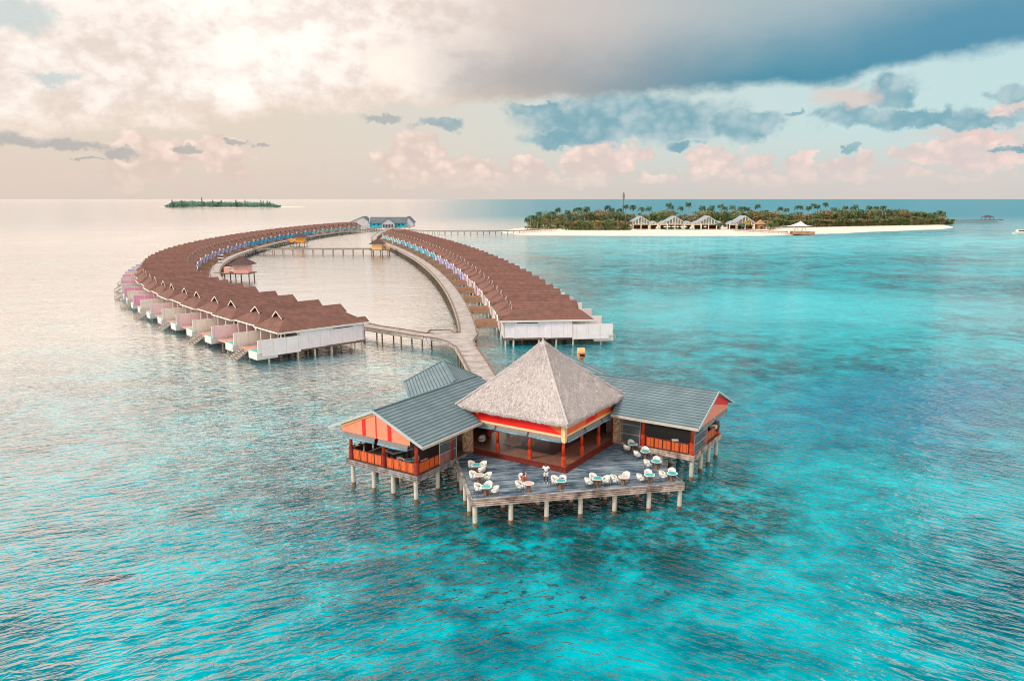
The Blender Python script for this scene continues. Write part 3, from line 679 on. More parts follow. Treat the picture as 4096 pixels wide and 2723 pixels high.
for (a0, z0_), (a1, z1_), (a2, z2_) in (((.43, bz0 + .02), (.43, bz1), (3.3, bz1)), ((9.2, bz1), (10.9, bz1), (9.9, bz0 + .35)), ((7.6, bz0 + 1.1), (11, bz0 + .9), (11, bz1))):
    q.slab([(0, 0, 0)] * 3, 0) if False else q.poly([(k, a0, z0_), (k, a1, z1_), (k, a2, z2_)])
for tri in (((.43, bz0 + .02), (.43, bz1), (4.2, bz1)), ((.43, bz0 + .02), (4.2, bz1), (4.6, bz0 + .02)), ((6.6, bz0 + .02), (11, bz0 + .02), (8.2, bz1)), ((11, bz0 + .02), (11, bz1), (8.2, bz1))): q.poly([(b_, k, z_) for b_, z_ in tri])
q.build('orange_facets', 'orange_panel', pv)
for a0, a1 in zip(PS, PS[1:]):                      # rolled blinds below the beam
    for ax in (0, 1):
        q = MB(); pts = [(.06, a0 + .1, 5.62), (.06, a1 - .1, 5.62), (-.06, a1 - .1, 5.32), (-.06, a0 + .1, 5.32)]
        if ax: pts = [(p_[1], p_[0], p_[2]) for p_ in pts]
        q.slab(pts, .04); bl = q.build('blind', 'blind_grey', pv)
        ends = [Vector((-.08, a0 + .08, 5.26)), Vector((-.08, (a0 + a1) / 2, 5.20)), Vector((-.08, a1 - .08, 5.26))]
        if ax: ends = [Vector((e_.y, e_.x, e_.z)) for e_ in ends]
        MB().tube(ends, .10, 8).build('rolled_sheet', 'blind_roll', bl, True)
# thatch: displaced hipped skin, thick lip, and loose straw over it
def thatch():
    c0, hw, z0, z1 = 5.75, 6.25, 7.12, 13.2; q = MB(); n = 34
    rnd = random.Random(5)
    def P_(side, u, v):      # u along eave -1..1, v 0 eave..1 apex
        w_ = hw * (1 - v * .985); x_, y_ = u * w_, -w_
        sag = -.25 * math.sin(math.pi * v) ; z_ = z0 + (z1 - z0) * v + sag * .8
        ca, sa = math.cos(side * math.pi / 2), math.sin(side * math.pi / 2)
        return Vector((c0 + x_ * ca - y_ * sa, c0 + x_ * sa + y_ * ca, z_))
    from mathutils import noise as NZ
    def D(p):
        return p + Vector((0, 0, NZ.noise(p * 1.3) * .13 + NZ.noise(p * 4.0) * .07))
    for s_ in range(4):
        g = [[D(P_(s_, -1 + 2 * i / n, (j / 26))) for i in range(n + 1)] for j in range(27)]
        lip = [D(P_(s_, -1 + 2 * i / n, 0)) + Vector((0, 0, -.26 - .05 * rnd.random())) for i in range(n + 1)]
        inn = [P_(s_, -1 + 2 * i / n, .07) + Vector((0, 0, -.42)) for i in range(n + 1)]
        rows = [inn, lip] + g
        base = len(q.v)
        for r_ in rows:
            for p_ in r_: q.v.append(tuple(p_))
        for j in range(len(rows) - 1):
            for i in range(n):
                a = base + j * (n + 1) + i; q.f.append([a, a + 1, a + n + 2, a + n + 1])
        for k in range(4200):
            v = rnd.random() ** 1.5 if k % 6 else rnd.random() * .02; v = min(v * (1), .97)
            u = rnd.uniform(-1, 1); p_ = D(P_(s_, u, v)); dn = (P_(s_, u, max(0, v - .08)) - P_(s_, u, v + .0)).normalized() if v > .0001 else Vector((0, 0, -1))
            if v < .02: dn = (dn * .4 + Vector((0, 0, -.9))).normalized()
            nn = (P_(s_, u + .01, v) - P_(s_, u, v)).normalized(); up = nn.cross(dn); up = up if up.z > 0 else -up
            L_ = rnd.uniform(.18, .42); wd = rnd.uniform(.015, .035)
            a = p_ + up * .02; b = a + dn * L_ + up * rnd.uniform(.01, .09) + nn * rnd.uniform(-.08, .08)
            i = len(q.v); q.v += [tuple(a - nn * wd), tuple(a + nn * wd), tuple(b)]; q.f.append([i, i + 1, i + 2])
    return q
th = thatch(); me = bpy.data.meshes.new('thatched_roof'); me.from_pydata(th.v, [], th.f); me.update(); me.materials.append(TH)
o = bpy.data.objects.new('thatched_roof', me); COL.objects.link(o); o.parent = pv
q = MB()
for s_ in range(4):
    cx, cy = (-1, 1, 1, -1)[s_], (-1, -1, 1, 1)[s_]
    q.tube([(5.75 + cx * 6.3 * (1 - v), 5.75 + cy * 6.3 * (1 - v), 7.16 + 6.0 * v - .2 * math.sin(math.pi * v) + .02) for v in [k / 12 for k in range(13)]], .10, 6)
q.build('hip_ridge', 'thatch', pv); MB().cyl((5.75, 5.75), .16, .05, 13.1, 13.5, 8).build('finial', 'stone_trim', pv)

def slat_skirt(q, a, b, z1, n=3, h=.14, gap=.05, th=.07):      # boards broken into lengths
    a = Vector(a); b = Vector(b); L = (b - a).length; d = (b - a) / L
    for k in range(n):
        z = z1 - h / 2 - k * (h + gap); s = 0; r_ = random.Random(k * 7 + int(L * 10))
        while s < L:
            e = min(L, s + r_.uniform(1.4, 2.4)); p0 = a + d * s; p1 = a + d * (e - .02); q.bar((p0.x, p0.y, z), (p1.x, p1.y, z), th + r_.uniform(0, .02), h); s = e
def wing(side):
    left = side == 'left'
    def P_(a, b, z): return (a, b, z) if left else (b, a, z)       # a runs along the wing, b across it
    lab = 'restaurant wing with grey blue roof and %s, %s of the pavilion' % (('red striped salmon gable', 'left') if left else ('red and salmon gable', 'right'))
    t0 = thing('restaurant_wing', lab, 'building', F0, RZ)
    def box(q, a0, a1, b0, b1, z0, z1):
        (q.box(a0, a1, b0, b1, z0, z1) if left else q.box(b0, b1, a0, a1, z0, z1)); return q
    A0, A1, B0, B1, ZF = -8.7, 9.9, 10.15 if left else 9.9, 18.9 if left else 18.5, 2.7
    box(MB(), A0 + .1, -.0, B0 + .1, B1 - .1, ZF - .25, ZF).build('floor', 'floor_wood', t0)
    box(MB(), 0, A1, 11.5, B1 - .1, ZF - .22, ZF).build('rear_floor', 'inner_wall', t0)
    q = MB(); slat_skirt(q, P_(A0, B0, 0), P_(A0, B1, 0), ZF + .02, 3); slat_skirt(q, P_(A0, B0, 0), P_(.0, B0, 0), ZF + .02, 3); slat_skirt(q, P_(A0, B1, 0), P_(A1, B1, 0), ZF + .02, 3)
    q.build('skirt', 'grey_edge' if left else 'deck_edge', t0)
    box(MB(), A0 + .3, A1, B0 + .3, B1 - .3, ZF - .6, ZF - .26).build('underframe', 'old_wood', t0)
    for aa in (A0 + .35, -5.2, -1.5, 2.5, 6.5):
        for bb in (B0 + .5, B0 + 3.2, B0 + 5.6, B1 - .5):
            mb = MB(); mb.cyl((0, 0), .2, .2, .3, ZF - .5, 10); p_ = mb.build('piling', 'concrete_pile', t0, loc=P_(aa, bb, 0))
            MB().cyl((0, 0), .215, .215, -1.5, .42, 10).build('stain_ring', 'stained_pile', p_)
    # roof
    zr, ze, br, e0, e1, ae = 8.3, 5.9, B0 + 4.35, B0 - 1.3, B1 + 1.3, A0 - .8
    if left: pts = [(ae, e0, ze), (-.5, e0, ze), (.1, 11.9, ze + .421 * 3.1), (7.5, 12.0, ze + .421 * 3.1), (6.5, br, zr), (ae, br, zr)]
    else: pts = [(ae, e0, ze), (-.5, e0, ze), (.1, 11.9, ze + .421 * 3.3), (7.5, 12.0, ze + .421 * 3.3), (6.5, br, zr), (ae, br, zr)]
    sl_ = (zr - ze) / (br - e0); pts = [(a, b, ze + (b - e0) * sl_) for a, b, z in pts]
    r = MB(); r.slab([P_(*p_) for p_ in pts], .1)
    r.slab([P_(ae, br, zr), P_(6.5, br, zr), P_(9.5, e1, ze), P_(ae, e1, ze)], .1)
    rf = r.build('roof', 'roof_tile', t0)
    q = MB(); q.bar(P_(ae, br, zr + .03), P_(6.5, br, zr + .03), .2, .12); q.build('ridge_cap', 'ridge_tile', rf)
    q = MB(); ux = (1, 0, 0) if left else (0, 1, 0); q.bar(P_(ae - .03, br, zr - .06), P_(ae - .03, e0 - .05, ze - .06), .24, .06, ux); q.bar(P_(ae - .03, br, zr - .06), P_(ae - .03, e1 + .05, ze - .06), .24, .06, ux); q.build('barge_board', 'roof_trim', rf)
    q = MB(); q.bar(P_(ae, e0 - .06, ze - .1), P_(-.5, e0 - .06, ze - .1), .1, .24); q.build('gutter', 'eave_trim', rf)
    # gable
    ga = A0 + .15; gp = ae + .2; bs, be = B0 + .25, B1 - .25
    def zroof(b): return zr - abs(b - br) * sl_ - .13
    zbm = 5.25
    q = MB(); q.poly([P_(gp, bs, zbm + .45), P_(gp, be, zbm + .45), P_(gp, be, zroof(be)), P_(gp, br, zr - .13), P_(gp, bs, zroof(bs))]); q.build('gable', 'salmon', t0)
    q = MB()
    if left:
        for b_, wd in ((br + 1.35, .42), (br - .15, .14), (br - 1.75, .45)):
            q.poly([P_(gp - .02, b_ - wd / 2, zbm + .47), P_(gp - .02, b_ + wd / 2, zbm + .47), P_(gp - .02, b_ + wd / 2, zroof(b_ + wd / 2) - .05), P_(gp - .02, b_ - wd / 2, zroof(b_ - wd / 2) - .05)])
    else: q.poly([P_(gp - .02, br - .2, zr - .25), P_(gp - .02, be, zroof(be) - .02), P_(gp - .02, be, zbm + .7), P_(gp - .02, br - 1.8, zroof(br - 1.8) - .05)])
    q.build('gable_stripe', 'red_panel', t0)
    if left:
        q = MB(); q.bar(P_(gp - .05, br, zr - .32), P_(gp - .05, be, zroof(be) - .2), .2, .06, (1, 0, 0)); q.build('gable_trim', 'cream_orange', t0)
    # posts
    pp = [(ga + .2, be - .1), (ga + .2, br - .1), (ga + .2, bs + .1), (-3.3, bs + .1)]
    for a, b in pp:
        x_, y_, _ = P_(a, b, 0); q = MB(); q.cyl((x_, y_), .17, .17, ZF + 1.15, 5.8, 12); po = q.build('post', 'post_red', t0, True)
        MB().cyl((x_, y_), .25, .23, ZF, ZF + 1.2, 12).build('base', 'post_base' if left else 'post_red', po)
    # blinds under the gable
    for b0_, b1_ in ((bs + .3, br - .3), (br + .1, be - .2)):
        bl = MB().slab([P_(gp + .04, b0_, zbm + .44), P_(gp + .04, b1_, zbm + .44), P_(gp - .04, b1_, zbm + .04), P_(gp - .04, b0_, zbm + .04)], .04).build('blind', 'blind_grey', t0)
        if left or b0_ > br: MB().tube([P_(gp - .04, b0_, zbm - .03), P_(gp - .04, (b0_ + b1_) / 2, zbm - .08), P_(gp - .04, b1_, zbm - .03)], .11, 8).build('rolled_sheet', 'blind_roll', bl, True)
    # woven railing panels
    def panels(a0, b0_, a1, b1_, n, mt='woven'):
        for k in range(n):
            u0, u1 = (k + .07) / n, (k + .93) / n
            q = MB(); q.bar(P_(a0 + (a1 - a0) * u0, b0_ + (b1_ - b0_) * u0, ZF + .52), P_(a0 + (a1 - a0) * u1, b0_ + (b1_ - b0_) * u1, ZF + .52), .05, .92); q.build('railing_panel', mt, t0)
        q = MB(); q.bar(P_(a0, b0_, ZF + 1.0), P_(a1, b1_, ZF + 1.0), .09, .07); q.build('handrail', 'post_base', t0)
    n_ = 4
    panels(ga + .2, be - .35, ga + .2, br + .2, n_, 'woven'); 
    if left: panels(ga + .2, br - .4, ga + .2, bs + .4, 4)
    panels(ga + .5, bs + .1, -3.6, bs + .1, 5 if not left else 6)
    panels(ga + .6, be - .1, 1, be - .1, 7, 'lattice')
    # clear weather screens in frames
    def screen(a0, b0_, a1, b1_, z0, z1, nb=3):
        q = MB(); q.poly([P_(a0, b0_, z0), P_(a1, b1_, z0), P_(a1, b1_, z1), P_(a0, b0_, z1)]); s_ = q.build('weather_screen', 'clear_screen', t0)
        q = MB()
        for k in range(nb + 1): z = z0 + (z1 - z0) * k / nb; q.bar(P_(a0, b0_, z), P_(a1, b1_, z), .04, .05)
        q.bar(P_(a0, b0_, z0), P_(a0, b0_, z1), .05, .05, (1, 0, 0)); q.bar(P_(a1, b1_, z0), P_(a1, b1_, z1), .05, .05, (1, 0, 0)); q.build('frame', 'grey_board', s_)
    if left: screen(-5.2, bs - .02, -2.6, bs - .02, ZF, 5.6)
    else: screen(-3.0, bs, -.6, bs, ZF, 5.6); screen(ga, bs + .2, ga, br - .1, ZF + .05, 5.3)
    # stone pillar beside the pavilion and inner walls
    q = MB(); box(q, -.9, -.15, B0 + .0, B0 + .75, ZF, 5.9); q.build('stone_pillar', 'stone_pillar', t0)
    q = MB(); box(q, 1.5, 1.65, 12.0, B1 - .4, ZF, 6.0); q.build('partition', 'inner_wall', t0)
    q = MB(); box(q, A0 + .6, 1.5, B0 + .5, B1 - .5, 5.75, 5.8); q.build('ceiling', 'inner_wall', t0)
    return t0
mat('floor_wood', (.10, .075, .065), .6, .3, 3); mat('cream_orange', (.90, .40, .12), .6, .05, 1); mat('lattice', (.10, .035, .02), .7, .4, 8)
wing('left'); wing('right')
mat('chimney_orange', (.84, .40, .18), .6, .1, 2)
def back_hall(label, r0, r1, chimney=False):
    r0, r1 = Vector(r0), Vector(r1); d = (r1 - r0).normalized(); n = Vector((-d.y, d.x, 0)); t0 = thing('back_hall', label, 'building', (0, 0, 0))
    hw = 4.65; q = MB()
    for s_ in (-1, 1):
        e0, e1 = r0 + n * hw * s_ - Vector((0, 0, 2.3)), r1 + n * hw * s_ - Vector((0, 0, 2.3)); q.slab([r0, r1, e1, e0], .1)
    rf = q.build('roof', 'roof_tile', t0)
    q = MB(); q.bar(r0, r1, .2, .14)
    for s_ in (-1, 1): q.bar(r0 - d * .05 + Vector((0, 0, -.02)), r0 - d * .05 + n * hw * s_ - Vector((0, 0, 2.32)), .12, .2)
    q.build('ridge_cap', 'ridge_tile', rf)
    a0, a1 = r0 + d * .7, r1; q = MB(); k = 3.9
    for s_ in (-1, 1):
        p0, p1 = a0 + n * k * s_, a1 + n * k * s_; q.poly([(p0.x, p0.y, 2.6), (p1.x, p1.y, 2.6), (p1.x, p1.y, 6.2), (p0.x, p0.y, 6.2)])
    p0, p1 = a0 - n * k, a0 + n * k; q.poly([(p0.x, p0.y, 2.6), (p1.x, p1.y, 2.6), (p1.x, p1.y, 6.2), (a0.x, a0.y, 8.1), (p0.x, p0.y, 6.2)])
    q.build('wall', 'salmon', t0)
    q = MB(); f = [a0 - n * 4.3, a1 - n * 4.3, a1 + n * 4.3, a0 + n * 4.3]; q.slab([(p_.x, p_.y, 2.6) for p_ in f], .5); q.build('floor', 'old_wood', t0)
    for u in (.1, .5, .9):
        for s_ in (-1, 1): mb = MB(); pile(mb, 0, 0, 2.2, .2); c_ = r0.lerp(r1, u) + n * 3.8 * s_; mb.build('piling', 'concrete_pile', t0, loc=(c_.x, c_.y, 0))
    if chimney:
        cx, cy = chimney; q = MB(); q.box(cx - .3, cx + .3, cy - .35, cy + .35, 6.6, 9.0); q.box(cx - .42, cx + .42, cy - .85, cy + .45, 8.6, 9.1)
        i = len(q.v); prof = [(-.95, 9.1), (.45, 9.1), (.45, 9.35), (.25, 9.6), (-.25, 9.66), (-.75, 9.5), (-.95, 9.3)]
        for xx in (-.42, .42): q.v += [(cx + xx, cy + a, b) for a, b in prof]
        q.f.append([i + j for j in range(7)][::-1]); q.f.append([i + 7 + j for j in range(7)])
        for j in range(7): q.f.append([i + j, i + (j + 1) % 7, i + 7 + (j + 1) % 7, i + 7 + j])
        ch = q.build('chimney', 'chimney_orange', t0); MB().box(cx - .22, cx + .36, cy - .99, cy - .94, 8.78, 9.08).build('vent_opening', 'dark', ch)
back_hall('hall with grey blue gable roof behind the left restaurant wing', (-8.1, 86.2, 8.3), (-6.0, 76.4, 8.3))
back_hall('hall with grey blue roof and orange chimney behind the thatched pavilion', (6.7, 89.6, 8.3), (10.7, 78.6, 8.3), (8.2, 87.4))

# ------------------------------------------------------------------ sun deck
t0 = thing('sun_deck', 'weathered blue grey timber sun deck on white pilings', 'deck', (0, 0, 0))
ZD = 2.5
FL, FR, RB, RC_, LBk, BL = (-3.37, 58.6), (15.1, 62.3), (13.45, 71.0), (10.4, 73.5), (-5.3, 68.2), (-3.9, 71.0)
q = MB(); q.slab([(*p_, ZD) for p_ in (FL, FR, (13.5, 69.7), RB, RC_, (3, 72), BL, LBk)], .12); q.build('deck_boards', 'sun_deck', t0)
q = MB(); slat_skirt(q, (*FL, 0), (*FR, 0), ZD + .03, 4, .115, .055, .1); q.build('front_fascia', 'deck_edge', t0)
q = MB(); q.bar((*FL, ZD - .25), (*LBk, ZD - .25), .12, .55); q.bar((*FR, ZD - .25), (13.5, 69.7, ZD - .25), .12, .55); q.bar((*LBk, ZD + .06), (*FL, ZD + .06), .22, .1); q.bar((*FL, ZD + .05), (*FR, ZD + .05), .2, .05); q.bar((*FR, ZD + .05), (13.5, 69.7, ZD + .05), .1, .05)
q.build('side_rail', 'grey_edge', t0)
q = MB(); q.slab([(p_[0], p_[1], 2.3) for p_ in ((-3.0, 59.1), (14.6, 62.7), (13.2, 69.5), (3, 71.5), (-4.8, 68))], .35); q.build('underframe', 'old_wood', t0)
F_ = [(-3.1, 58.95 + .0), (-.1, 59.55), (2.95, 60.25), (5.9, 60.9), (8.9, 61.45), (12.0, 62.05), (14.8, 62.5)]
for x_, y_ in F_ + [(-.8, 62.3), (2.3, 62.9), (5.3, 63.5), (8.4, 64.1), (11.4, 64.7), (14.3, 65.2), (-5.1, 68.4), (-4.7, 66.2), (-4.2, 63.8), (-3.7, 61.4), (-1, 66), (4, 67.5), (9, 68.5), (13.2, 69)]:
    mb = MB(); mb.cyl((0, 0), .2, .2, .3, 2.0, 12); p_ = mb.build('piling', 'concrete_pile', t0, loc=(x_, y_, 0)); MB().cyl((0, 0), .215, .215, -1.5, .38, 12).build('stain_ring', 'stained_pile', p_)
# ================================================================== FURNITURE
mat('wicker_white', (.80, .78, .73), .6, .06, 6, .004, 40); mat('leg_dark', (.03, .028, .03), .5, .1); mat('table_rim', (.78, .78, .74), .5, .05)
mat('table_glass', (.07, .42, .46), .06, .15, 4); mat('table_pale', (.55, .44, .43), .08, .1, 4); mat('wicker_brown', (.19, .09, .045), .7, .3, 14)
mat('foot_white', (.8, .8, .8), .4, .02)
def make_chair(label):
    t0 = thing('armchair', label, 'chair', (0, 0, 0), 0, 'white woven armchairs of the restaurant'); q = MB(); n = 22; r = .31
    rows = []
    for k in range(n + 1):
        a = (-128 + 256 * k / n); f = abs(a) / 128; top = .88 - .24 * f ** 1.7; bot = .40 if abs(a) < 62 or abs(a) > 112 else .40 + .19 * math.sin((abs(a) - 62) / 50 * math.pi) ** .5
        ca, sa = -math.cos(R(a)), math.sin(R(a)); o_ = .05 * (1 - f)
        rows.append([(ca * (r + o_ * 1.2), sa * r * 1.02, top), (ca * (r + .035 + o_ * 1.2), sa * (r + .035), top - .02), (ca * (r + .03), sa * (r + .03), bot), (ca * (r - .01), sa * (r - .01), bot)])
    for A, B in zip(rows, rows[1:]):
        i = len(q.v); q.v += A + B
        for j in range(4): q.f.append([i + j, i + (j + 1) % 4, i + 4 + (j + 1) % 4, i + 4 + j])
    q.f.append([0, 1, 2, 3]); q.f.append([len(q.v) - 4 + j for j in range(4)]); q.build('backrest', 'wicker_white', t0, True)
    q = MB(); q.cyl((.02, 0), .31, .32, .36, .44, 20); q.build('seat', 'wicker_white', t0)
    for sx in (-1, 1):
        for sy in (-1, 1):
            q = MB(); q.tube([(sx * .20, sy * .22, .40), (sx * .26, sy * .27, .22), (sx * .31, sy * .30, .0)], [.018, .016, .014], 6); lg = q.build('leg', 'leg_dark', t0)
            MB().cyl((sx * .31, sy * .30), .022, .022, 0, .035, 6).build('foot', 'foot_white', lg)
    q = MB(); q.tube([(-.28, -.28, .0), (-.1, -.33, .24), (.12, -.33, .26), (.3, -.3, .0)], .014, 5); q.tube([(-.28, .28, .0), (-.1, .33, .24), (.12, .33, .26), (.3, .3, .0)], .014, 5); q.build('arch_brace', 'leg_dark', t0)
    return t0
def make_table(label):
    t0 = thing('round_table', label, 'table', (0, 0, 0), 0, 'round tables on the sun deck')
    MB().cyl((0, 0), .47, .48, .715, .75, 28).build('table_top', 'table_rim', t0)
    MB().cyl((0, 0), .40, .40, .745, .757, 28).build('glass', 'table_glass', t0)
    q = MB(); i = 0
    for z, w_ in ((.0, .20), (.3, .10), (.715, .08)): q.v += [(sx * w_, sy * w_, z) for sx, sy in ((-1, -1), (1, -1), (1, 1), (-1, 1))]
    for r_ in (0, 4):
        for j in range(4): q.f.append([r_ + j, r_ + (j + 1) % 4, r_ + 4 + (j + 1) % 4, r_ + 4 + j])
    q.build('pedestal', 'wicker_brown', t0)
    for sx in (-1, 1):
        for sy in (-1, 1): q = MB(); q.tube([(sx * .11, sy * .11, .65), (sx * .16, sy * .16, .3), (sx * .28, sy * .28, .02)], .018, 5); lg = q.build('leg', 'leg_dark', t0); MB().cyl((sx * .28, sy * .28), .024, .024, 0, .04, 6).build('foot', 'foot_white', lg)
    return t0
def d4(x, y, z): return at(1800 + x * 1000 / 2359, 1750 + y * 1000 / 2359, z)
tabs = [((250, 258), 'round table with teal glass top nearest the thatched pavilion on the left of the deck', [((205, 243), 'left'), ((298, 250), 'far right'), ((318, 292), 'near right')], 0),
 ((275, 352), 'round table with pale top, middle of the three at the left edge of the deck', [((228, 342), 'left'), ((345, 350), 'right')], 1),
 ((340, 462), 'round table with teal top nearest the front left corner of the deck', [((262, 452), 'left'), ((360, 442), 'far side'), ((452, 476), 'right')], 0),
 ((742, 430), 'round table with pale pink top beside the seated woman', [((664, 430), 'near left')], 1),
 ((1047, 405), 'round table with bright teal top right of the standing man', [((972, 376), 'left'), ((1066, 374), 'far side')], 0),
 ((1393, 383), 'round table with teal top and three chairs at the front middle of the deck', [((1312, 396), 'left'), ((1360, 368), 'far side'), ((1457, 382), 'right')], 0),
 ((1640, 370), 'round table with pale top, second from the front right group', [((1557, 372), 'left'), ((1657, 356), 'far side')], 1),
 ((1883, 350), 'round table with pale teal top on the front right part of the deck', [((1797, 360), 'left'), ((1875, 338), 'far side')], 0),
 ((2097, 335), 'round table with teal top at the front right corner of the deck', [((2003, 334), 'left'), ((2094, 316), 'far side')], 0),
 ((1948, 222), 'round table with teal top at the right edge below the right wing corner', [((1858, 226), 'left'), ((1948, 206), 'far side')], 0),
 ((1843, 128), 'round table with teal top second from the back on the right side', [((1762, 140), 'left'), ((1842, 116), 'far side')], 0),
 ((1725, 60), 'round table with teal top farthest back beside the right wing', [((1656, 84), 'left'), ((1712, 48), 'far side')], 0)]
ct = cc = None
def put_chair(p, to, lab, z):
    global cc
    rz = math.atan2(to.y - p.y, to.x - p.x)
    if cc is None: cc = make_chair(lab); cc.location = (p.x, p.y, z); cc.rotation_euler = (0, 0, rz); return cc
    return dup(cc, (p.x, p.y, z), rz, lab)
NICK = ['back left table by the pavilion', 'pale table at the left deck edge', 'front left corner table', 'pale pink table by the seated woman', 'bright teal table right of the standing man', 'three chair table at front middle', 'pale table in the front right group', 'teal table on the front right', 'front right corner table', 'right edge table below the wing corner', 'second table back on the right', 'farthest table beside the right wing']
for ti, ((x, y), lab, chs, pale) in enumerate(tabs):
    p = d4(x, y, ZD + .75)
    if ct is None: ct = make_table(lab); o = ct; o.location = (p.x, p.y, ZD + .004)
    else: o = dup(ct, (p.x, p.y, ZD + .004), random.uniform(0, 1.5), lab)
    if pale:
        for c_ in r_parts[o.name]:
            if c_.name.startswith('glass'): setmat(c_, 'table_pale')
    for (cx, cy), nm in chs:
        q = d4(cx, cy, ZD + .68); dv = (p - q); dv.z = 0; L = dv.length; q = q + dv.normalized() * .28
        if (p - q).length < .72: q = p - dv.normalized() * .78
        put_chair(q, p, 'white woven armchair, %s of the %s' % (nm, NICK[ti]), ZD + .004)
bg_ = d4(1057, 388, ZD + .5); q = MB()
for k in range(7): a = math.pi * k / 6; 
q.tube([(0, 0, 0), (0, 0, .06), (0, 0, .16), (0, 0, .26), (0, 0, .30)], [.10, .16, .17, .12, .04], 12)
ob = q.build('bag', 'leg_dark', None, True); cpos = d4(1066, 374, ZD + .68); dv = (d4(1047, 405, ZD + .75) - cpos); dv.z = 0; cpos = cpos + dv.normalized() * .28; ob.location = (cpos.x, cpos.y, ZD + .45); tag(ob, 'round black bag lying on the seat of a white armchair', 'bag')
# chair inside the pavilion and things in the left wing
pc = at(1750 + 465 * 800 / 2091, 1300 + 1195 * 800 / 2091, ZP + .5); put_chair(pc, pc + Vector((-.6, -1, 0)), 'single white woven armchair inside the thatched pavilion', ZP)
def dA(x, y, z): return at(1340 + x * 560 / 2359, 1640 + y * 560 / 2359, z)
ZF = 2.7
tp = dA(1240, 840, ZF + .75); o = dup(ct, (tp.x, tp.y, ZF + .004), .3, 'round teal topped table behind the woven railing of the left wing')
o['group'] = 'round tables of the restaurant'
for (x, y), nm in (((1105, 830), 'left'), ((1345, 815), 'right')):
    q = dA(x, y, ZF + .7); dv = tp - q; dv.z = 0
    put_chair(tp - dv.normalized() * .8, tp, 'white woven armchair %s of the table inside the left wing' % nm, ZF)
wc = dA(1500, 850, ZF + .6); put_chair(wc, wc + EL, 'white armchair in the corner of the left wing by the side railing', ZF)
mat('felt', (.012, .05, .075), .6, .2, 5); mat('brown_wood', (.05, .025, .02), .5, .2, 3)
bp = dA(1080, 670, ZF + .8); t0 = thing('billiard_table', 'large billiard table with dark blue cloth inside the left wing', 'billiard table', (bp.x, bp.y, ZF + .004), RZ + R(-16))
MB().box(-1.0, 1.0, -.6, .6, .78, .84).build('cloth', 'felt', t0)
q = MB(); q.box(-1.15, 1.15, -.75, -.6, .76, .9); q.box(-1.15, 1.15, .6, .75, .76, .9); q.box(-1.15, -1.0, -.6, .6, .76, .9); q.box(1.0, 1.15, -.6, .6, .76, .9); q.build('rail', 'eave_trim', t0)
MB().box(-1.0, 1.0, -.6, .6, .5, .77).build('frame', 'leg_dark', t0)
for sx in (-1, 1):
    for sy in (-1, 1): MB().box(sx * .85 - .08, sx * .85 + .08, sy * .45 - .08, sy * .45 + .08, 0, .5).build('leg', 'leg_dark', t0)
MB().box(-.5, -.25, -.15, .0, .845, .88).build('triangle_rack', 'stone_trim', t0)
mat('pot', (.62, .50, .42), .7, .1, 2); mat('leaf', (.06, .16, .03), .6, .5, 6)
def plant(label, p, h, pr, hang):
    t0 = thing('potted_plant', label, 'plant', (p.x, p.y, ZF + .004)); q = MB(); q.cyl((0, 0), pr * .6, pr, 0, hang, 14); q.cyl((0, 0), pr * .95, pr * 1.05, hang - .04, hang, 14); q.build('pot', 'pot', t0)
    q = MB(); rn = random.Random(int(h * 100))
    for k in range(16):
        a = rn.uniform(0, 6.28); L = rn.uniform(.25, .5); pts = [(0, 0, hang), (math.cos(a) * L * .4, math.sin(a) * L * .4, hang + h * .8), (math.cos(a) * L, math.sin(a) * L, hang + h * rn.uniform(.5, 1))]
        for a_, b_ in zip(pts, pts[1:]): q.bar(a_, b_, .07, .01)
    q.build('foliage', 'leaf', t0)
plant('small leafy plant in round pale bowl pot at left wing corner', dA(330, 670, ZF + .3), .35, .42, .5)
plant('tall leafy plant in tall cream planter behind the bowl pot', dA(440, 640, ZF + .5), .75, .3, .9)
def dB(x, y, z): return at(2420 + x * 520 / 2359, 1540 + y * 520 / 2359, z)
p = dB(1970, 750, ZF + .8); t0 = thing('nest_chair', 'round wicker nest chair with cream cushion at the far corner of the right wing', 'chair', (p.x, p.y, ZF + .004), RZ)
q = MB(); q.tube([(0, 0, .25), (0, 0, .4), (0, 0, .8), (0, 0, 1.3), (0, 0, 1.55)], [.3, .5, .62, .5, .15], 16); q.build('shell', 'brown_wood', t0, True)
q = MB(); q.tube([(-.15, .0, .55), (-.15, 0, .75), (-.15, 0, 1.1), (-.15, 0, 1.25)], [.3, .55, .5, .2], 14); q.build('cushion', 'pale_cream', t0, True); MB().cyl((0, 0), .3, .2, 0, .28, 12).build('foot', 'brown_wood', t0)
p = dB(1290, 1010, ZF + 1); t0 = thing('bar_counter', 'dark bar counter along the railing inside the right wing', 'counter', (p.x, p.y, ZF + .004), RZ + math.pi / 2)
MB().box(-1.6, 1.3, -.3, .3, 0, .95).build('body', 'brown_wood', t0); MB().box(-1.7, 1.4, -.38, .38, .955, 1.02).build('counter_top', 'leg_dark', t0)
o = MB().box(-.3, .3, -.2, .2, 0, .12).build('tray', 'table_rim'); o.location = (p.x - .1, p.y, ZF + 1.03); tag(o, 'pale tray on the dark bar counter in the right wing', 'tray')

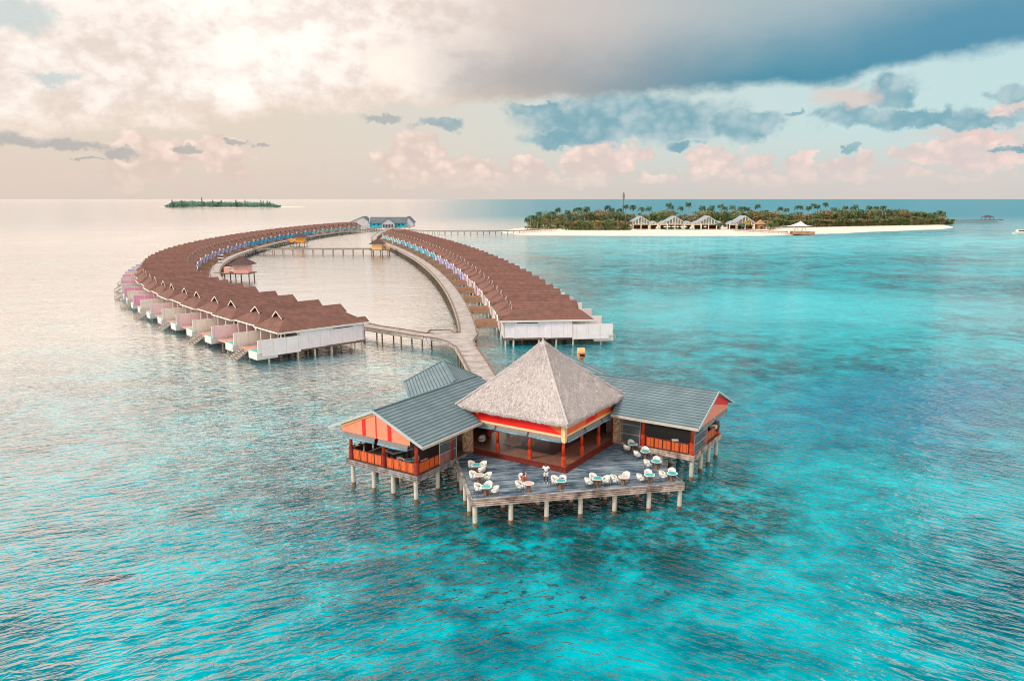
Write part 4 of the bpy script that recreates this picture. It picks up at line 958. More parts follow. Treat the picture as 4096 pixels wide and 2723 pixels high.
# ================================================================== PEOPLE
mat('skin', (.055, .028, .018), .5, .1); mat('cloth_white', (.80, .80, .80), .8, .03, 4); mat('hair', (.008, .007, .008), .5, .1); mat('cloth_red', (.62, .07, .02), .8, .4, 9); mat('cloth_blue', (.02, .05, .28), .8, .3, 9); mat('skin_warm', (.16, .07, .045), .5, .1)
def skinned(name, verts, edges, m, parent=None, sub=1, root=0):
    me = bpy.data.meshes.new(name); me.from_pydata([v[:3] for v in verts], edges, []); me.update(); me.materials.append(M[m])
    o = bpy.data.objects.new(name, me); COL.objects.link(o); o.parent = parent
    o.modifiers.new('skin', 'SKIN'); 
    if not me.skin_vertices: bm = bmesh.new(); bm.from_mesh(me); bm.verts.layers.skin.verify(); bm.to_mesh(me); bm.free()
    for i, v in enumerate(verts):
        sv = me.skin_vertices[0].data[i]; rr = v[3]; sv.radius = rr if isinstance(rr, tuple) else (rr, rr); sv.use_root = (i == root)
    mm = o.modifiers.new('sub', 'SUBSURF'); mm.levels = sub; mm.render_levels = sub
    dg = bpy.context.evaluated_depsgraph_get(); m2 = bpy.data.meshes.new_from_object(o.evaluated_get(dg)); m2.name = name
    o.modifiers.clear(); m2.polygons.foreach_set('use_smooth', [True] * len(m2.polygons)); o.data = m2; return o
def person(name, label, loc, rz, pose, skin='skin', sc=1.0):
    """facing +x. pose: dict of joints"""
    t0 = thing('person', label, 'person', loc, rz); t0.scale = (sc,) * 3
    J = pose; V_, E_ = [], []
    def add(p, r): V_.append((*p, r)); return len(V_) - 1
    def link(*i): 
        for a, b in zip(i, i[1:]): E_.append((a, b))
    pel = add(J['pelvis'], (.13, .11)); wa = add(J['waist'], (.12, .10)); ch_ = add(J['chest'], (.15, .11)); nk = add(J['neck'], .055); hb = add(J['head0'], .075); hc = add(J['head1'], .095); ht = add(J['head2'], .07)
    link(pel, wa, ch_, nk, hb, hc, ht)
    hd = Vector(J['head1']); fwd = Vector(J.get('face', (1, 0, -.15))).normalized()
    no = add(tuple(hd + fwd * .115 + Vector((0, 0, -.02))), .014); link(hc, no)
    for sg in (-1, 1):
        ear = add(tuple(hd + Vector((0, sg * .10, 0))), .016); link(hc, ear)
        s_ = 'l' if sg > 0 else 'r'
        sh = add(J['sh' + s_], .06); el_ = add(J['el' + s_], .042); wr = add(J['wr' + s_], .03); link(ch_, sh, el_, wr)
        wv = Vector(J['wr' + s_]); dr = (wv - Vector(J['el' + s_])).normalized(); sd = dr.cross(Vector((0, 0, 1))).normalized()
        pm = add(tuple(wv + dr * .07), (.038, .02)); link(wr, pm)
        for k, (o_, L) in enumerate(((-.03, .075), (-.01, .088), (.01, .082), (.03, .064))):
            a = add(tuple(wv + dr * .11 + sd * o_), .010); b = add(tuple(wv + dr * (.11 + L * .6) + sd * o_ * 1.2 + Vector((0, 0, -.02))), .009); c_ = add(tuple(wv + dr * (.11 + L) + sd * o_ * 1.1 + Vector((0, 0, -.045))), .008); link(pm, a, b, c_)
        th_ = add(tuple(wv + dr * .05 - sd * .05 * sg), .011); t2 = add(tuple(wv + dr * .09 - sd * .07 * sg), .009); link(pm, th_, t2)
        hp = add(J['hp' + s_], .09); kn = add(J['kn' + s_], .06); an = add(J['an' + s_], .04); he = add(tuple(Vector(J['an' + s_]) + Vector((-.02, 0, -.05))), .035); to = add(tuple(Vector(J['an' + s_]) + Vector((.15, 0, -.065))), .03); link(pel, hp, kn, an, he, to)
    body = skinned('body', V_, E_, skin, t0)
    hx = [(*(hd + Vector((0, 0, .065)) - fwd * .035), .108), (*(hd - fwd * .055 + Vector((0, 0, .0))), .106)]
    if J.get('long'): hx += [(*(Vector(J['neck']) - fwd * .09), .10), (*(Vector(J['chest']) - fwd * .12 + Vector((-.04, 0, .02))), .07)]
    skinned('hair', hx, [(i, i + 1) for i in range(len(hx) - 1)], 'hair', t0)
    ft = MB()
    for sg in (-1, 1):
        e_ = hd + fwd * .088 + Vector((0, sg * .033, .012)); ft.cyl((e_.x, e_.y), .012, .008, e_.z - .008, e_.z + .008, 6)
    ft.build('eyes', 'table_rim', t0)
    m_ = hd + fwd * .09 + Vector((0, 0, -.05)); MB().box(m_.x - .01, m_.x + .008, -.025 + m_.y, .025 + m_.y, m_.z - .006, m_.z + .006).build('mouth', 'cloth_red', t0)
    # clothes grown over the same joints
    k = 1.22
    V2 = [(*J['pelvis'], (.145, .13)), (*J['waist'], (.145, .12)), (*J['chest'], (.175, .13)), (*(Vector(J['chest']).lerp(Vector(J['neck']), .45)), .10)]
    E2 = [(0, 1), (1, 2), (2, 3)]
    for s_ in 'lr':
        i = len(V2); m1 = Vector(J['sh' + s_]).lerp(Vector(J['el' + s_]), .75); V2 += [(*J['sh' + s_], .08), (*m1, .07)]; E2 += [(2, i), (i, i + 1)]
    skinned('shirt', V2, E2, 'cloth_white', t0)
    V3 = [(*J['pelvis'], (.155, .14))]; E3 = []
    for s_ in 'lr':
        i = len(V3); m1 = Vector(J['hp' + s_]).lerp(Vector(J['kn' + s_]), .85); V3 += [(*J['hp' + s_], .11), (*m1, .095)]; E3 += [(0, i), (i, i + 1)]
    skinned('shorts', V3, E3, J.get('short', 'cloth_white'), t0)
    for s_ in 'lr':
        a_ = Vector(J['an' + s_]); skinned('shoe', [(*(a_ + Vector((-.03, 0, -.045))), .05), (*(a_ + Vector((.08, 0, -.05))), .045), (*(a_ + Vector((.17, 0, -.06))), .035)], [(0, 1), (1, 2)], 'cloth_white', t0)
    return t0
stand = dict(pelvis=(0, 0, .95), waist=(.01, 0, 1.12), chest=(.0, 0, 1.36), neck=(.02, 0, 1.54), head0=(.05, 0, 1.61), head1=(.07, 0, 1.69), head2=(.06, 0, 1.78), face=(1, 0, -.5),
    shl=(0, .19, 1.44), ell=(.04, .30, 1.18), wrl=(.24, .13, 1.12), shr=(0, -.19, 1.44), elr=(.04, -.30, 1.18), wrr=(.24, -.13, 1.12),
    hpl=(0, .10, .90), knl=(.03, .13, .50), anl=(.0, .15, .09), hpr=(0, -.10, .90), knr=(.03, -.13, .50), anr=(.0, -.15, .09))
sit = dict(pelvis=(-.05, 0, .52), waist=(.0, 0, .68), chest=(.10, 0, .90), neck=(.20, 0, 1.06), head0=(.25, 0, 1.12), head1=(.29, 0, 1.19), head2=(.29, 0, 1.27), face=(1, 0, -.6), long=True, short='cloth_red',
    shl=(.12, .17, .98), ell=(.20, .25, .72), wrl=(.38, .14, .66), shr=(.12, -.17, .98), elr=(.20, -.25, .72), wrr=(.38, -.14, .66),
    hpl=(.0, .10, .50), knl=(.42, .12, .50), anl=(.42, .12, .09), hpr=(.0, -.10, .50), knr=(.42, -.12, .50), anr=(.42, -.12, .09))
p = d4(905, 428, ZD); person('p', 'man standing on the deck in white t-shirt and white shorts looking down at his hands', (p.x, p.y, ZD + .0), R(-92), stand, sc=1.04)
p = d4(688, 392, ZD + .45); wl = (p.x, p.y); o = person('p', 'woman with long dark hair in white top and red shorts, seated leaning forward', (p.x, p.y, ZD + .0), R(-62), sit, 'skin_warm', 1.06)
q = MB(); q.bar((.21, -.12, .84), (.17, .13, .92), .12, .05); q.build('blue_print', 'cloth_blue', o)
put_chair(Vector((p.x - .03, p.y + .08, 0)), Vector((p.x + .47, p.y - .88, 0)), 'white woven armchair under the seated woman', ZD + .004)
walk = dict(stand); walk.update(knl=(.18, .1, .5), anl=(.12, .1, .09), knr=(-.02, -.1, .5), anr=(-.2, -.1, .12))
p = at(1400 + 572 * .2967, 850 + 445 * .2967, WZ); person('p', 'distant person in white walking on the right boardwalk near the peach kiosk', (p.x, p.y, WZ), R(-100), walk)
p = at(550 + 795 * .3815, 850 + 603 * .3815, WZ); person('p', 'distant person in white walking on the left boardwalk near the pink kiosk', (p.x, p.y, WZ), R(-60), walk)
# golf buggies on the left boardwalk
mat('buggy_white', (.8, .8, .8), .35, .03); mat('buggy_dark', (.02, .03, .04), .5, .1)
def buggy(label, p, rz):
    t0 = thing('golf_buggy', label, 'golf buggy', p, rz, None)
    q = MB(); q.box(-1.2, 1.2, -.6, .6, .35, .6); q.poly([(1.2, -.6, .6), (1.2, .6, .6), (.75, .6, 1.0), (.75, -.6, 1.0)]); q.box(-1.2, -.7, -.6, .6, .6, .95); q.build('body', 'buggy_white', t0)
    q = MB(); q.slab([(-1.25, -.62, 1.9), (1.0, -.62, 1.9), (1.0, .62, 1.9), (-1.25, .62, 1.9)], .08); q.build('canopy', 'buggy_white', t0)
    q = MB(); [q.bar((x, y, .6), (x * .95, y, 1.85), .05, .05) for x in (-1.1, .9) for y in (-.56, .56)]; q.build('roof_post', 'buggy_dark', t0)
    q = MB(); q.box(-.4, .1, -.5, .5, .6, .8); q.box(-.5, -.4, -.5, .5, .7, 1.15); q.build('seat', 'buggy_dark', t0)
    for x in (-.8, .8):
        for y in (-.6, .6): q = MB(); q.tube([(x, y - .08, .25), (x, y + .08, .25)], .25, 12); q.build('wheel', 'buggy_dark', t0)
p = at(550 + 862 * .3815, 850 + 528 * .3815, WZ); buggy('white golf buggy with flat canopy, nearer of two on the left boardwalk', (p.x, p.y, WZ + .01), R(118))
p = at(550 + 862 * .3815, 850 + 492 * .3815, WZ); buggy('white golf buggy with flat canopy, farther of two on the left boardwalk', (p.x + 1.0, p.y, WZ + .01), R(112))

# ================================================================== PALM ISLAND
mat('sand', (.72, .63, .56), .9, .08, .1); mat('grass_green', (.10, .14, .02), .9, .4, .2); mat('trunk', (.16, .12, .085), .9, .3, 1); mat('palm_trunk', (.30, .24, .18), .9, .3, 1)
def leafm(name, a, b, e): m = mat(name, a, .65, .3, .35, col2=b); return m
leafm('palm_leaf', (.020, .085, .060), (.08, .17, .09), 0); leafm('tree_leaf', (.085, .15, .06), (.22, .29, .10), 0); leafm('tree_leaf_warm', (.20, .18, .08), (.38, .30, .13), 0); leafm('shrub_leaf', (.06, .13, .018), (.20, .26, .05), 0); leafm('yellow_leaf', (.22, .19, .03), (.45, .34, .06), 0)
def isl(name, outline, z, m, label, edge=0):
    q = MB(); n = len(outline); cx = sum(p[0] for p in outline) / n; cy = sum(p[1] for p in outline) / n
    q.v += [(p[0], p[1], -.6) for p in outline] + [(p[0] + (cx - p[0]) * .02, p[1] + (cy - p[1]) * .05, z * .45) for p in outline] + [(p[0] + (cx - p[0]) * .05, p[1] + (cy - p[1]) * .14, z) for p in outline]
    for r_ in (0, n):
        for i in range(n): q.f.append([r_ + i, r_ + (i + 1) % n, r_ + n + (i + 1) % n, r_ + n + i])
    q.f.append([2 * n + i for i in range(n)]); o = q.build(name, m, None, True); return tag(o, label, None, kind='structure')
ol = [(-14, 640), (-8, 600), (4, 575), (30, 566), (70, 560), (112, 559), (150, 559), (186, 560), (212, 574), (236, 590), (262, 602), (300, 632), (336, 652), (362, 672), (392, 688), (424, 726), (438, 750), (452, 790), (448, 830), (430, 862), (380, 850), (300, 830), (200, 810), (110, 800), (40, 770), (0, 700)]
isl('sand_island', ol, .8, 'sand', 'pale sand of the palm island')
def leafblob(q, c, rx, ry, rz, n, size, rn):
    for _ in range(n):
        while True:
            v = Vector((rn.uniform(-1, 1), rn.uniform(-1, 1), rn.uniform(-1, 1)))
            if .35 < v.length < 1: break
        v = v * (.75 + .3 * rn.random()); p = Vector((c[0] + v.x * rx, c[1] + v.y * ry, c[2] + v.z * rz))
        a = Vector((rn.uniform(-1, 1), rn.uniform(-1, 1), rn.uniform(-.5, .5))).normalized(); b = a.cross(Vector((rn.uniform(-1, 1), rn.uniform(-1, 1), 1)).normalized()).normalized(); s = size * rn.uniform(.6, 1.4)
        i = len(q.v); q.v += [tuple(p - a * s), tuple(p - b * s * .6), tuple(p + a * s), tuple(p + b * s * .6)]; q.f.append([i, i + 1, i + 2, i + 3])
def tree_mesh(seed, h, w_, nleaf=620):
    rn = random.Random(seed); q = MB(); tk = MB()
    tk.tube([(0, 0, 0), (.2, 0, h * .25), (.1, .2, h * .5)], [.45, .33, .2], 6)
    nb = 9
    for k in range(nb):
        a = rn.uniform(0, 6.28); r_ = rn.uniform(.1, .62) * w_; z_ = h * rn.uniform(.42, .82); s = rn.uniform(.26, .42) * w_
        c = (math.cos(a) * r_, math.sin(a) * r_, z_); tk.tube([(.1, .1, h * .35), c], [.16, .05], 4)
        leafblob(q, c, s, s, s * .7, nleaf // nb, .42, rn)
    leafblob(q, (0, 0, h * .25), w_ * .8, w_ * .8, h * .24, nleaf // 4, .45, rn)
    return tk, q
def palm_mesh(seed, h):
    rn = random.Random(seed); tk = MB(); q = MB(); lx = rn.uniform(-1, 1) * h * .09
    tk.tube([(0, 0, 0), (lx * .2, 0, h * .35), (lx * .6, 0, h * .7), (lx, 0, h)], [.30, .2, .17, .15], 6)
    for k in range(26):
        a = 6.283 * k / 26 + rn.uniform(-.2, .2); up = rn.uniform(-.6, 1.35); L = rn.uniform(3.4, 5.0); P0 = Vector((lx, 0, h)); d = Vector((math.cos(a), math.sin(a), 0)); prev = P0; side = Vector((-d.y, d.x, 0))
        for s in range(1, 8):
            u = s / 7; cur = P0 + d * (L * (u - .34 * u * u)) + Vector((0, 0, L * (up * u - (.72 + .55 * up) * u * u)))
            w_ = .85 * math.sin(math.pi * min(1, u * .85 + .12)) + .08
            for sg in (-1, 1):
                i = len(q.v); q.v += [tuple(prev), tuple(cur), tuple(cur + side * w_ * sg + Vector((0, 0, -w_ * .55)) - d * .1), tuple(prev + side * w_ * sg * .9 + Vector((0, 0, -w_ * .5)) + d * .12)]; q.f.append([i, i + 1, i + 2, i + 3])
            prev = cur
    return tk, q
palm_protos = {}
def add_palm(x, y, ztop, lab, grp, leaf='palm_leaf'):
    h = max(5, ztop - .8); key = min((7, 9, 11, 13, 15, 17, 19, 21), key=lambda k_: abs(k_ - h)); rr = random.randrange(2)
    if (key, rr) not in palm_protos:
        t0 = thing('coconut_palm', lab, 'palm tree', (x, y, .7), random.uniform(-.8, .8), grp); tk, q = palm_mesh(key * 3 + rr, key); tk.build('trunk', 'palm_trunk', t0, True); c_ = q.build('crown', 'palm_leaf', t0); setmat(c_, 'palm_leaf'); palm_protos[(key, rr)] = t0; r_parts[t0.name] = [c_]
    else: t0 = dup(palm_protos[(key, rr)], (x, y, .7), random.uniform(-.8, .8), lab, grp)
    t0.scale = (1.15, 1.15, h / key)
    if leaf != 'palm_leaf':
        for c_ in r_parts[t0.name]:
            if c_.name.startswith('crown'): setmat(c_, leaf)
palms = []
def P5(ox, oy, s, pts, Y, j=14):
    for x, y in pts: palms.append((ox + x * s, oy + y * s, Y + random.uniform(-j, j)))
si = 600 / 2359
P5(2050, 740, si, [(690, 365), (605, 420), (875, 400), (970, 365), (1055, 365), (1130, 370), (1200, 350), (1490, 330), (1575, 370), (1650, 375), (1780, 320), (1885, 325), (2045, 355), (2170, 350)], 705)
P5(2050, 740, si, [(395, 425), (285, 485), (235, 520)], 660, 6)
P5(2050, 740, si, [(850, 480), (1080, 470), (1340, 560), (950, 500), (1570, 540), (1000, 560), (1150, 580)], 652, 4)
P5(2450, 740, si, [(885, 290), (950, 330), (1095, 345), (1200, 285), (1390, 350), (1440, 335), (1510, 360), (1590, 330), (1700, 310), (1795, 345), (1920, 330), (1995, 350), (2065, 350), (2130, 360)], 735)
P5(3000, 740, si, [(115, 315), (265, 400), (445, 350), (560, 370), (745, 330), (820, 330), (790, 430), (920, 340), (1005, 300), (1090, 320), (1195, 285), (1300, 360), (1410, 390), (1475, 340), (1690, 320), (1640, 350), (1765, 390), (1890, 335), (2090, 335), (2000, 345), (2200, 390), (2300, 400)], 775)
P5(3550, 780, 546 / 2359, [(60, 262), (180, 262), (280, 255), (330, 268), (410, 300), (510, 312), (620, 322), (770, 315), (850, 305), (910, 275), (960, 300), (560, 330), (700, 335)], 815)
P5(2450, 740, si, [(1690, 590), (2040, 600), (2120, 560)], 656, 3)
palms.sort()
for i, (x, y, Y) in enumerate(palms):
    p = at_y(x, y, Y)
    low = p.z < 9.5
    add_palm(p.x, Y, p.z - (.3 if not low else .6), 'coconut palm on the large island, %s palm from its left end' % ordn(i + 1), 'coconut palms of the large island', 'palm_leaf' if not low or i % 3 else 'yellow_leaf')
tp_ = {}
rn = random.Random(21); trees = []
def skyline(nx):              # height of the tree mass seen along the island
    t_ = [(2093, 878), (2140, 870), (2200, 862), (2240, 866), (2300, 848), (2380, 840), (2440, 845), (2500, 860), (2560, 872), (2610, 862), (2640, 838), (2670, 846), (2700, 866), (2760, 870), (2830, 856), (2900, 850), (2960, 852), (3010, 840), (3060, 850), (3130, 862), (3220, 860), (3300, 850), (3380, 850), (3440, 848), (3500, 830), (3560, 838), (3620, 846), (3680, 856), (3760, 860), (3790, 880)]
    for (a, b), (c_, d) in zip(t_, t_[1:]):
        if a <= nx <= c_: return b + (d - b) * (nx - a) / (c_ - a)
    return 880
for Yr, step, lo in ((800, 36, -4), (760, 34, -4), (722, 34, -3), (690, 30, -3), (668, 26, 3), (650, 24, 8)):
    nx = 2090 + rn.uniform(0, 10)
    while nx < 3785:
        nx += step * rn.uniform(.75, 1.25)
        Y = Yr + (max(0, nx - 3100)) * .14 + rn.uniform(-6, 6)
        if nx > 3100: Y = max(Y, 700 + (nx - 3100) * .13)
        if Y < 700 and 2515 < nx < 3070: continue
        if Y < 672 and nx < 2240 + rn.uniform(-20, 20) and Y < 700 - (nx - 2090) * .3: continue
        if Y > 830 and nx > 3500 and Yr > 760: continue
        ny = skyline(nx) + lo * 1.2 + rn.uniform(-4, 8)
        p = at_y(nx, ny, Y); h = min(max((p.z - .5) * 1.3, 4), 17)
        if Yr < 700: h = min(h, rn.uniform(6, 10.5))
        trees.append((p.x, Y, h, nx, Yr))
trees.sort(key=lambda a: a[0])
for i, (x, Y, h, nx, Yr) in enumerate(trees):
    key = (6 if h < 7.5 else 10, rn.randrange(3)); lab = 'bushy broadleaf tree on the large island, %s tree from its left end' % ordn(i + 1)
    lf = rn.choice(['tree_leaf', 'tree_leaf', 'tree_leaf_warm', 'tree_leaf_warm', 'shrub_leaf' if Yr < 700 else 'tree_leaf'])
    if key not in tp_:
        t0 = thing('broadleaf_tree', lab, 'tree', (x, Y, .7), rn.uniform(0, 6), 'bushy trees of the large island'); tk, q = tree_mesh(key[0] * 5 + key[1], key[0], 4.4 if key[0] == 6 else 5.4); tk.build('trunk', 'trunk', t0); c_ = q.build('crown', 'tree_leaf', t0); setmat(c_, 'tree_leaf'); tp_[key] = t0; r_parts[t0.name] = [c_]
    else: t0 = dup(tp_[key], (x, Y, .7), rn.uniform(0, 6), lab, 'bushy trees of the large island')
    s = h / key[0]; t0.scale = (max(.95, s) * 1.1, max(.95, s) * 1.1, s)
    for c_ in r_parts[t0.name]:
        if c_.name.startswith('crown'): setmat(c_, lf)
q = MB(); rn = random.Random(4)
for _ in range(5200):
    nx = rn.uniform(2100, 3770)
    if 2520 < nx < 3060: continue
    Y = (652 if 2270 < nx < 2520 else 690 if nx < 2270 else 712 + max(0, nx - 3100) * .13) + rn.uniform(-5, 5); x = (nx - 2048) / 3000 * Y
    leafblob(q, (x, Y, 1.2 + rn.random() * 1.0), 1.2, 1.2, .7, 3, .5, rn)
tag(q.build('undergrowth', 'shrub_leaf'), 'low green shrubs fringing the beach of the large island', 'undergrowth', kind='stuff')
# beach houses with open white gables
mat('house_cream', (.84, .74, .58), .7, .06, 1); mat('slate_blue', (.24, .31, .40), .7, .12, .4); mat('interior', (.05, .03, .02), .8, .3, .6)
def beach_house(label, xc, wd, zr, ze, Y, depth, name='beach_house', side=None):
    t0 = thing(name, label, 'building', (xc, Y, .8)); h = wd / 2; e = ze; r_ = MB()
    for sg in (-1, 1): r_.slab([(0, -.8, zr), (sg * (h + .6), -.8, e - .35), (sg * (h + .6), depth, e - .35), (0, depth, zr)], .2)
    r_.build('roof', 'slate_blue', t0)
    q = MB()
    for sg in (-1, 1): q.bar((0, -.5, zr - .3), (sg * (h + .3), -.5, e - .5), .55, .4, (0, 1, 0))
    n = 6
    for k in range(n + 1):
        x = -h + wd * k / n; zt = zr - (zr - e) * abs(x) / h - .5
        if zt > 4.6: q.bar((x, -.45, 4.2), (x, -.45, zt), .42, .3, (0, 1, 0))
    q.bar((-h, -.45, 4.2), (h, -.45, 4.2), .5, .4, (0, 1, 0)); q.bar((-h * .5, -.45, 4.3), (0, -.45, 5.6), .36, .3, (0, 1, 0)); q.bar((h * .5, -.45, 4.3), (0, -.45, 5.6), .36, .3, (0, 1, 0))
    q.build('gable_truss', 'house_cream', t0)
    for k in (range(3) if wd > 10 else range(2)):
        x = -h + .3 + (wd - .6) * k / (2 if wd > 10 else 1); q = MB(); q.box(x - .35, x + .35, -.6, -.1, 0, 4.2); q.build('column', 'house_cream', t0)
    MB().box(-h + .3, h - .3, 5, 5.3, 0, 4.6).build('rear_wall', 'interior', t0)
    q = MB(); q.poly([(-h, .3, 4.4), (h, .3, 4.4), (h, .3, e - .4), (0, .3, zr - .5), (-h, .3, e - .4)]); q.build('glazing', 'blue_glaze', t0)
    q = MB(); q.box(-h, h, -.5, depth, -.3, .12); q.build('floor', 'stone_trim', t0)
mat('blue_glaze', (.22, .28, .30), .3, .3, .6)
def hx(px): return (2450 + px * si - 2048) / 3000 * 664
for px, wd, zr, e, lab in ((435, 14.6, 11.4, 7.0, 'leftmost large beach house with open cream gable and blue grey roof'), (965, 14.8, 11.4, 7.0, 'second large beach house with open cream gable, behind the white parasols'), (1490, 14.8, 11.6, 7.0, 'third large beach house with open cream gable, right of the parasols'), (2060, 17, 11.8, 6.0, 'rightmost large beach house half hidden by palms, cream gable')):
    beach_house(lab, hx(px), wd, zr, e, 667, 16)
for px, wd, lab in ((625, 7.6, 'small gabled annex right of the leftmost beach house'), (775, 7.2, 'small gabled annex left of the second beach house'), (1155, 7.6, 'small gabled annex right of the second beach house'), (1300, 7.2, 'small gabled annex left of the third beach house'), (1640, 5.6, 'small gabled annex right of the third beach house'), (1855, 7.2, 'small gabled annex left of the rightmost beach house')):
    beach_house(lab, hx(px), wd, 7.2, 4.9, 663, 12, 'house_annex')
for k, px in enumerate((805, 868, 930, 1000, 1060, 1125, 1430)):
    x = hx(px) * .985; t0 = thing('parasol', 'white parasol on the beach, %s from the left' % ordn(k + 1), 'parasol', (x, 655, .75), 0, 'white parasols before the beach houses')
    q = MB(); q.cyl((0, 0), 1.6, .08, 2.5, 3.3, 8); q.build('canopy', 'white_trim', t0); MB().cyl((0, 0), .06, .06, 0, 2.6, 6).build('pole', 'white_trim', t0)
mat('pink_cushion', (.80, .24, .26), .7, .1, 1); mat('green_board', (.02, .38, .28), .6, .3, 1)
def lounger_row(name, px0, px1, n, m, Y, grp, lab):
    for k in range(n):
        x = hx(px0 + (px1 - px0) * (k + .5) / n) * Y / 664
        t0 = thing(name, '%s, %s of %d from the left' % (lab, ordn(k + 1), n), 'lounger', (x, Y, .75), 0, grp)
        MB().box(-.35, .35, -.9, .6, .3, .42).build('cushion', m, t0); MB().box(-.35, .35, .55, .7, .3, .95).build('backrest', m, t0); MB().box(-.35, .35, -.8, .6, 0, .28).build('frame', 'white_trim', t0)
lounger_row('lounger', 345, 495, 7, 'pink_cushion', 650, 'pink loungers left', 'pink beach lounger before the leftmost beach house')
lounger_row('lounger', 1450, 1620, 7, 'pink_cushion', 650, 'pink loungers right', 'pink beach lounger before the third beach house')
lounger_row('lounger', 790, 1390, 24, 'green_board', 646, 'green loungers', 'green beach lounger in the long row by the parasols')
for k, px in enumerate((695, 1225)):
    t0 = thing('white_arch', 'curved white arch between beach houses, %s one' % ('left' if k == 0 else 'right'), 'arch', (hx(px) * .985, 655, .75)); MB().tube([(-1.7, 0, 0), (-1.5, 0, 2.2), (-.4, 0, 3.6), (.8, 0, 3.4), (1.8, 0, 1.5), (2.0, 0, 0)], .35, 8).build('hoop', 'white_trim', t0, True)
# thatched hut, canopy jetty, mast, distant pier
mat('hut_thatch', (.36, .22, .12), .95, .3, 1, .05, 4)
hp_ = at(3000 + 150 * si, 740 + 690 * si, .8); t0 = thing('thatched_hut', 'round brown thatched hut on the beach right of the houses', 'hut', (hp_.x, 672, .8))
q = MB(); q.cyl((0, 0), 4.3, 4.0, 0, 4.6, 14); q.cyl((0, 0), 5.2, .4, 4.4, 8.2, 14); q.build('thatch', 'hut_thatch', t0); MB().box(-1, .9, -4.4, -4.1, 0, 2.4).build('doorway', 'interior', t0)
for k in range(9):
    x = (3000 + (230 + k * 28) * si - 2048) / 3000 * 668; t0 = thing('post_frame', 'small white open frame at the edge of the lawn, %s from the hut' % ordn(k + 1), 'post_frame', (x, 668, .8), 0, 'white open frames by the lawn')
    q = MB(); q.bar((-.5, 0, 0), (-.5, 0, 2.4), .18, .18); q.bar((.5, 0, 0), (.5, 0, 2.4), .18, .18); q.bar((-.6, 0, 2.4), (.6, 0, 2.4), .18, .18); q.build('posts', 'house_cream', t0)  # two posts and a crossbar each, for a row of unidentified white uprights
t0 = thing('beach_pavilion', 'white tented canopy on posts over the end of the beach jetty', 'pavilion', (217, 580, 0))
q = MB(); cv = [(-9.5, -3, 6.3), (13, -3, 6.6), (13, 7, 6.6), (-9.5, 7, 6.3)]; pk_ = (4.5, 2, 10.2); mid = []
for i in range(4):
    a, b = Vector(cv[i]), Vector(cv[(i + 1) % 4]); pr = None; K = 8
    G = [[a.lerp(b, u / K).lerp(Vector(pk_), v / 6) - Vector((0, 0, 1.3 * math.sin(math.pi * v / 6))) for u in range(K + 1)] for v in range(7)]
    for v in range(6):
        for u in range(K): q.poly([G[v][u], G[v][u + 1], G[v + 1][u + 1], G[v + 1][u]])
q.build('canopy', 'canopy_white', t0) if 'canopy_white' in M else (mat('canopy_white', (.66, .70, .74), .6, .05, .5), q.build('canopy', 'canopy_white', t0))
for x, y in ((1.5, -1), (7, -1), (1.5, 5), (7, 5)): MB().box(x - .25, x + .25, y - .25, y + .25, 2.4, 7.2).build('post', 'white_trim', t0)
mat('jetty_orange', (.50, .24, .12), .8, .25, .6); MB().box(-2, 13, -6, 6, .7, 2.6).build('platform', 'jetty_orange', t0)
boardwalk('jetty', 'short wooden jetty from the beach to the white canopy', [(186, 640), (190, 618), (200, 597), (212, 584)], 2.4, z=2.2, side=1, cat='jetty', mdeck='old_wood')
mp = at_y(2050 + 1750 * si, 740 + 110 * si, 720); t0 = thing('radio_mast', 'tall thin blue grey radio mast among the palms', 'mast', (mp.x, 720, .8))
mat('mast_blue', (.05, .24, .30), .6, .2, .3); q = MB(); q.cyl((0, 0), .75, .55, 0, 22, 8); q.build('shaft', 'mast_blue', t0); q = MB(); q.cyl((0, 0), .5, .45, 22, mp.z - .8, 8); q.build('upper_shaft', 'old_wood', t0)
q = MB(); [q.box(a - .2, a + .2, b - .2, b + .2, 26, 31) for a, b in ((-.8, 0), (.8, 0), (0, -.8))]; q.build('antenna', 'grey_edge', t0)
boardwalk('jetty', 'far pier with posts beyond the right tip of the large island', [(470, 860), (520, 880), (575, 900)], 3.5, z=2.8, side=1, step=3.0, cat='pier', mdeck='old_wood')
mat('far_roof', (.07, .075, .11), .9, .1, 1)
t0 = thing('pier_shelter', 'dark roofed shelter standing on the far pier', 'shelter', (566, 904, 2.8), .2); q = MB(); q.poly([(-7.5, -3, 2.6), (7.5, -3, 2.6), (3, 0, 4.9), (-3, 0, 5.2)]); q.poly([(-7.5, 3, 2.6), (7.5, 3, 2.6), (3, 0, 4.9), (-3, 0, 5.2)]); q.poly([(-7.5, -3, 2.6), (-7.5, 3, 2.6), (-3, 0, 5.2)]); q.poly([(7.5, -3, 2.6), (7.5, 3, 2.6), (3, 0, 4.9)]); q.build('roof', 'far_roof', t0)
for x in (-6, 0, 6):
    for y in (-2.5, 2.5): MB().box(x - .2, x + .2, y - .2, y + .2, 0, 2.8).build('post', 'old_wood', t0)
MB().box(-16, 19, -3.5, 3.5, -.9, .1).build('platform', 'old_wood', t0)
t0 = thing('motor_boat', 'small white boat moored at the far right edge of the water', 'boat', (at(4085, 936, 0).x, at(4085, 936, 0).y, 0), .1)
q = MB(); hull = [(-7, -1.6), (4, -1.8), (8, 0), (4, 1.8), (-7, 1.6)]; q.v += [(a * .9, b * .7, -.3) for a, b in hull] + [(a, b, 1.4) for a, b in hull]
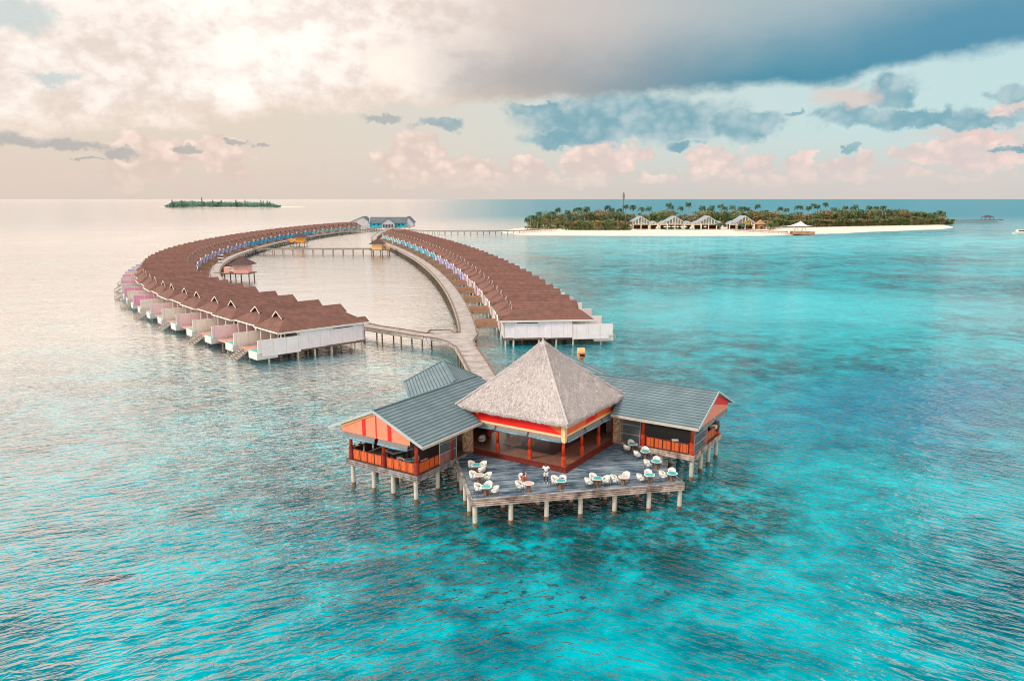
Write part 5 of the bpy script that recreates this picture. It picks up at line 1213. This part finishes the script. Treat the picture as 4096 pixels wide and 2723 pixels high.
for i in range(5): q.f.append([i, (i + 1) % 5, 5 + (i + 1) % 5, 5 + i])
q.f.append([5, 6, 7, 8, 9]); q.build('hull', 'white_trim', t0); MB().box(-4, 1, -1.2, 1.2, 1.42, 3.4).build('cabin', 'house_cream', t0); MB().box(-3.5, 1.05, -1.25, 1.25, 2.2, 2.9).build('window', 'dark_glass', t0)
# ================================================================== FAR ISLAND
fo = [(-1190, 2560), (-1080, 2440), (-900, 2360), (-780, 2400), (-700, 2470), (-690, 2560), (-760, 2650), (-900, 2700), (-1080, 2680)]
isl('sand_spit', fo, .9, 'sand', 'thin sand rim of the far wooded island')
mat('far_leaf', (.08, .24, .20), .8, .4, .02, col2=(.15, .34, .25))
q = MB(); rn = random.Random(9)
for _ in range(420):
    nx = rn.uniform(690, 1130); Y = rn.uniform(2430, 2600); x = (nx - 2048) / 3000 * Y
    hh = 17 * min(1, (nx - 675) / 45) * min(1, (1150 - nx) / 60) * (1.15 - .3 * (nx - 680) / 450) * rn.uniform(.8, 1.2); leafblob(q, (x, Y, hh * .5), 12, 10, hh * .55, 34, 2.0, rn)
tag(q.build('far_woodland', 'far_leaf'), 'dense woodland covering the far island', 'woodland', kind='stuff')
fp = None
for k, (nx, hh) in enumerate(((711, 26), (748, 24), (790, 25), (828, 32), (870, 25), (905, 24), (962, 25), (998, 25), (1060, 24), (1069, 22), (1085, 22), (1095, 20))):
    Y = 2440; lab = 'pointed tree rising above the far island woods, %s from the left' % ordn(k + 1)
    if fp is None:
        fp = thing('tall_tree', lab, 'tree', ((nx - 2048) / 3000 * Y, Y, .8), 0, 'pointed trees of the far island'); q = MB(); rn = random.Random(2)
        for j in range(9): leafblob(q, (0, 0, 6 + j * 2), 4.6 - j * .42, 4.6 - j * .42, 2, 26, 1.1, rn)
        q.build('crown', 'far_leaf', fp); MB().cyl((0, 0), .5, .2, 0, 20, 6).build('trunk', 'trunk', fp); o = fp
    else: o = dup(fp, ((nx - 2048) / 3000 * Y, Y, .8), k * 1.3, lab)
    o.scale = (1, 1, hh / 25)
